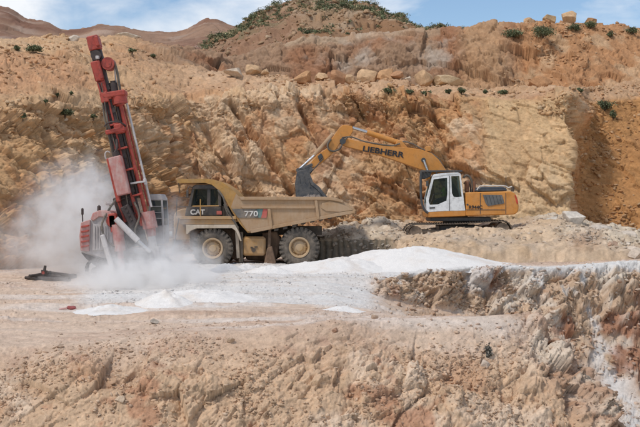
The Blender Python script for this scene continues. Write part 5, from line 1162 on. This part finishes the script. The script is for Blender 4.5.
def bush(px, py, Y, w, h, label, seed, mat='leaf', group='bushes on the quarry slopes', n=None):
    """w x h photo pixels, foot at row py"""
    s = Y / FPX; rg = np.random.RandomState(seed); b = W(px, py, Y); hit = on_wall(px, py, Y, 7, 'quarry_wall' if Y > 45 else 'quarry_floor')
    if hit is not None: b = hit; s = b.y / FPX
    else: b.z = ground_z(b.x, b.y, ('quarry_wall',) if Y > 45 else ('quarry_floor',))
    t = thing('bush', label, 'bush', b, group)
    n = n or int(70 + 14 * w * h ** .6)
    q, col = leaves((b.x, b.y, b.z + h * s * .42), (w * s / 2, w * s / 2.2, h * s * .55), n, .055 + .004 * w * s, rg, 7 + int(w / 3))
    leaf_object('foliage', q, col, M[mat], t, b)
    def stems(m):
        for k in range(5):
            a = rg.uniform(0, 6.28); m.tube([b + Vector((0, 0, -.15)), b + Vector((math.cos(a) * w * s * .15, math.sin(a) * w * s * .12, h * s * .4)), b + Vector((math.cos(a) * w * s * .33, math.sin(a) * w * s * .28, h * s * .75))], .018, n=5, sub=2)
    own('stem', M['twig'], t, stems)
for a in ((513, 38.6, 86.2, 24, 10, 'dark green bush below the skyline, left of the largest one'), (543.5, 38, 86, 27, 14, 'largest dark green bush just under the boulders of the right skyline'),
          (575, 31.6, 87.4, 13, 9, 'small green bush under the pointed skyline boulder'), (590, 29, 87.6, 16, 8, 'mid green bush right of the pointed skyline boulder'), (610, 37.6, 86.6, 9, 7, 'small round bush on the upper right red slope'),
          (632, 28, 88, 17, 7, 'low bush at the right end of the skyline'), (604.5, 111, 75.4, 18, 12, 'dark bush growing at the top of the orange recess'), (613, 118.5, 75, 8, 9, 'small bush just below right of the one at the recess top'),
          (389, 93.6, 69.4, 13, 6.5, 'low bush on the berm slope below the orange boulder'), (409.5, 94.4, 69.2, 9, 5, 'small tuft on the berm slope below the tiny pale boulder'), (426, 95, 69, 11, 4.5, 'flat tuft on the berm slope below the pyramid boulder'),
          (449, 93.6, 69.2, 8, 5, 'little tuft below the long flat boulder, left of the bushy one'), (461, 94, 69, 9, 7, 'bushy tuft on the berm slope below the end of the long flat boulder'),
          (485, 93.6, 69, 6, 4, 'isolated small tuft above the smooth buttress'), (504, 94.6, 68.6, 14, 4.6, 'wide low tuft above the right buttress'), (580, 92, 75, 7, 4, 'tuft at the top corner of the buttress'),
          (17, 50.6, 70, 7, 6, 'small bush on the upper left spoil slope near the photo edge'), (34, 52.4, 69.6, 16, 9, 'wide dark bush on the upper left spoil slope'), (65, 116, 55.4, 15, 8, 'bush above the pale rock on the left slope'),
          (23, 118.6, 54, 6, 6, 'small bush on the left slope, left of the one above the pale rock'), (93.5, 118, 57, 7, 4, 'tuft on the left slope beside the mast'), (57.5, 97.6, 58, 5, 5, 'tiny bush higher on the left slope'), (71, 95, 60, 4, 4, 'tiny bush right of the other tiny one on the left slope'), (46, 103, 56.8, 4, 4, 'tiny bush below left of the other tiny ones'),
          (132.5, 52.4, 79, 8, 5, 'small bush on the slope right of the mast head'), (153, 57.6, 76, 6, 4, 'faint tuft on the slope far right of the mast head')):
    bush(*a, seed=int(a[0] * 3))
bush(488.5, 357, 25.9, 7, 13, 'upright grey green weed on the near bank', 499, 'dry_leaf', None, 220)
# scrub on the hill: one mass
rg = np.random.RandomState(12); G = HILL
sc = fbm(G['P'] / 5.0, 4, 501)
wt = ((G['seg'] > .05) & (G['seg'] < 1.15)) * (.06 + 1.5 * sstep(.05, .35, sc + .55 * (G['seg'] - .72)) + 1.6 * sstep(.62, .9, G['seg'] + .3 * sc) + .9 * sstep(.25, .5, sc + .25 * (G['px'] < 262)) ) * (G['px'] > 205)
wt *= np.where(G['px'] < 300, sstep(.6, .9, G['seg'] + .3 * sc), 1)
pk = rg.choice(len(wt), 1500, p=wt / wt.sum()); Q, K_ = [], []
for i in pk:
    s = .18 + .62 * rg.rand() ** 2; q, col = leaves(G['P2'][i] + np.array([0, 0, s * .25]), (s, s, s * .6), int(26 + 84 * s), .075, rg, 7)
    Q.append(q); K_.append(col * rg.uniform(.7, 1.25) * (np.array([1, 1, 1.]) if rg.rand() < .6 else np.array([2.0, 1.55, 1.6])))
ob = leaf_object('hill_scrub', np.concatenate(Q), np.concatenate(K_), M['leaf']); tag(ob, 'dense low green scrub covering the hill top', None, None, 'stuff')

# ------------------------------------------------------------------ drilling dust hanging in the air
lo, hi = Vector((-13.6, 35.6, -.5)), Vector((-3.6, 47.4, 5.2))
dm, t, b, o = mat_base('drilling_dust'); t.nodes.remove(b)
vol = N(t, 'ShaderNodeVolumePrincipled'); vol.inputs['Color'].default_value = (.985, .975, .965, 1); vol.inputs['Anisotropy'].default_value = .1
t.links.new(vol.outputs[0], o.inputs['Volume'])
tc = N(t, 'ShaderNodeTexCoord'); geo = N(t, 'ShaderNodeNewGeometry')
def gauss(cx, cy, cz, sx, sy, sz, amp):
    sub = N(t, 'ShaderNodeVectorMath', operation='SUBTRACT'); sub.inputs[1].default_value = (cx, cy, cz); t.links.new(warp.outputs[0], sub.inputs[0])
    dv = N(t, 'ShaderNodeVectorMath', operation='DIVIDE'); dv.inputs[1].default_value = (sx, sy, sz); t.links.new(sub.outputs[0], dv.inputs[0])
    dt = N(t, 'ShaderNodeVectorMath', operation='DOT_PRODUCT'); t.links.new(dv.outputs[0], dt.inputs[0]); t.links.new(dv.outputs[0], dt.inputs[1])
    ng = N(t, 'ShaderNodeMath', operation='MULTIPLY'); ng.inputs[1].default_value = -1; t.links.new(dt.outputs['Value'], ng.inputs[0])
    ex = N(t, 'ShaderNodeMath', operation='EXPONENT'); t.links.new(ng.outputs[0], ex.inputs[0])
    ml = N(t, 'ShaderNodeMath', operation='MULTIPLY'); ml.inputs[1].default_value = amp; t.links.new(ex.outputs[0], ml.inputs[0])
    return ml.outputs[0]
nz = N(t, 'ShaderNodeTexNoise'); nz.inputs['Scale'].default_value = .8; nz.inputs['Detail'].default_value = 6; nz.inputs['Roughness'].default_value = .62
t.links.new(geo.outputs['Position'], nz.inputs['Vector'])
cen_ = N(t, 'ShaderNodeVectorMath', operation='SUBTRACT'); cen_.inputs[1].default_value = (.5, .5, .5); t.links.new(nz.outputs['Color'], cen_.inputs[0])
warp = N(t, 'ShaderNodeVectorMath', operation='MULTIPLY_ADD'); warp.inputs[1].default_value = (2.3, 2.3, 2.3); t.links.new(cen_.outputs[0], warp.inputs[0]); t.links.new(geo.outputs['Position'], warp.inputs[2])
acc = None
def PX(px, Y): return (px - 320) / FPX * Y
for gq in ((PX(150, 39.6), 39.6, -.1, 1.9, 1.0, .85, 4.2), (PX(116, 39.4), 39.4, -.1, 1.5, .9, .6, 2.4), (PX(176, 41), 41, .6, .8, 1.2, .9, 1.0), (PX(128, 39.8), 39.8, 1.2, 1.3, .7, .8, .35),
           (PX(80, 43.8), 43.8, 1.7, 1.6, 1.4, 1.9, 1.3), (PX(45, 44.3), 44.3, 1.0, 1.9, 1.4, 1.3, .55), (PX(88, 44), 44, 3.2, 1.0, 1.1, 1.0, .85), (PX(168, 42.8), 42.8, 1.9, .6, .9, 1.0, .8)):
    s_ = gauss(*gq)
    if acc is None: acc = s_
    else:
        ad = N(t, 'ShaderNodeMath', operation='ADD'); t.links.new(acc, ad.inputs[0]); t.links.new(s_, ad.inputs[1]); acc = ad.outputs[0]
n2 = N(t, 'ShaderNodeTexNoise'); n2.inputs['Scale'].default_value = 1.5; n2.inputs['Detail'].default_value = 6; n2.inputs['Roughness'].default_value = .65; t.links.new(geo.outputs['Position'], n2.inputs['Vector'])
mr = N(t, 'ShaderNodeMapRange'); mr.inputs[1].default_value = .38; mr.inputs[2].default_value = .64; mr.inputs[3].default_value = .05; mr.inputs[4].default_value = 1.9; t.links.new(n2.outputs['Fac'], mr.inputs[0])
fin = N(t, 'ShaderNodeMath', operation='MULTIPLY'); t.links.new(acc, fin.inputs[0]); t.links.new(mr.outputs[0], fin.inputs[1])
cut_ = N(t, 'ShaderNodeMath', operation='SUBTRACT', use_clamp=False); cut_.inputs[1].default_value = .03; t.links.new(fin.outputs[0], cut_.inputs[0])
mxz = N(t, 'ShaderNodeMath', operation='MAXIMUM'); mxz.inputs[1].default_value = 0; t.links.new(cut_.outputs[0], mxz.inputs[0]); t.links.new(mxz.outputs[0], vol.inputs['Density'])
mb = MB(); mb.box(lo, hi, 0); dust = mb.build('dust_cloud', dm, None, smooth=0)
tag(dust, 'pale dust cloud drifting left from the drill and boiling round its tracks', 'dust cloud', None, 'stuff')
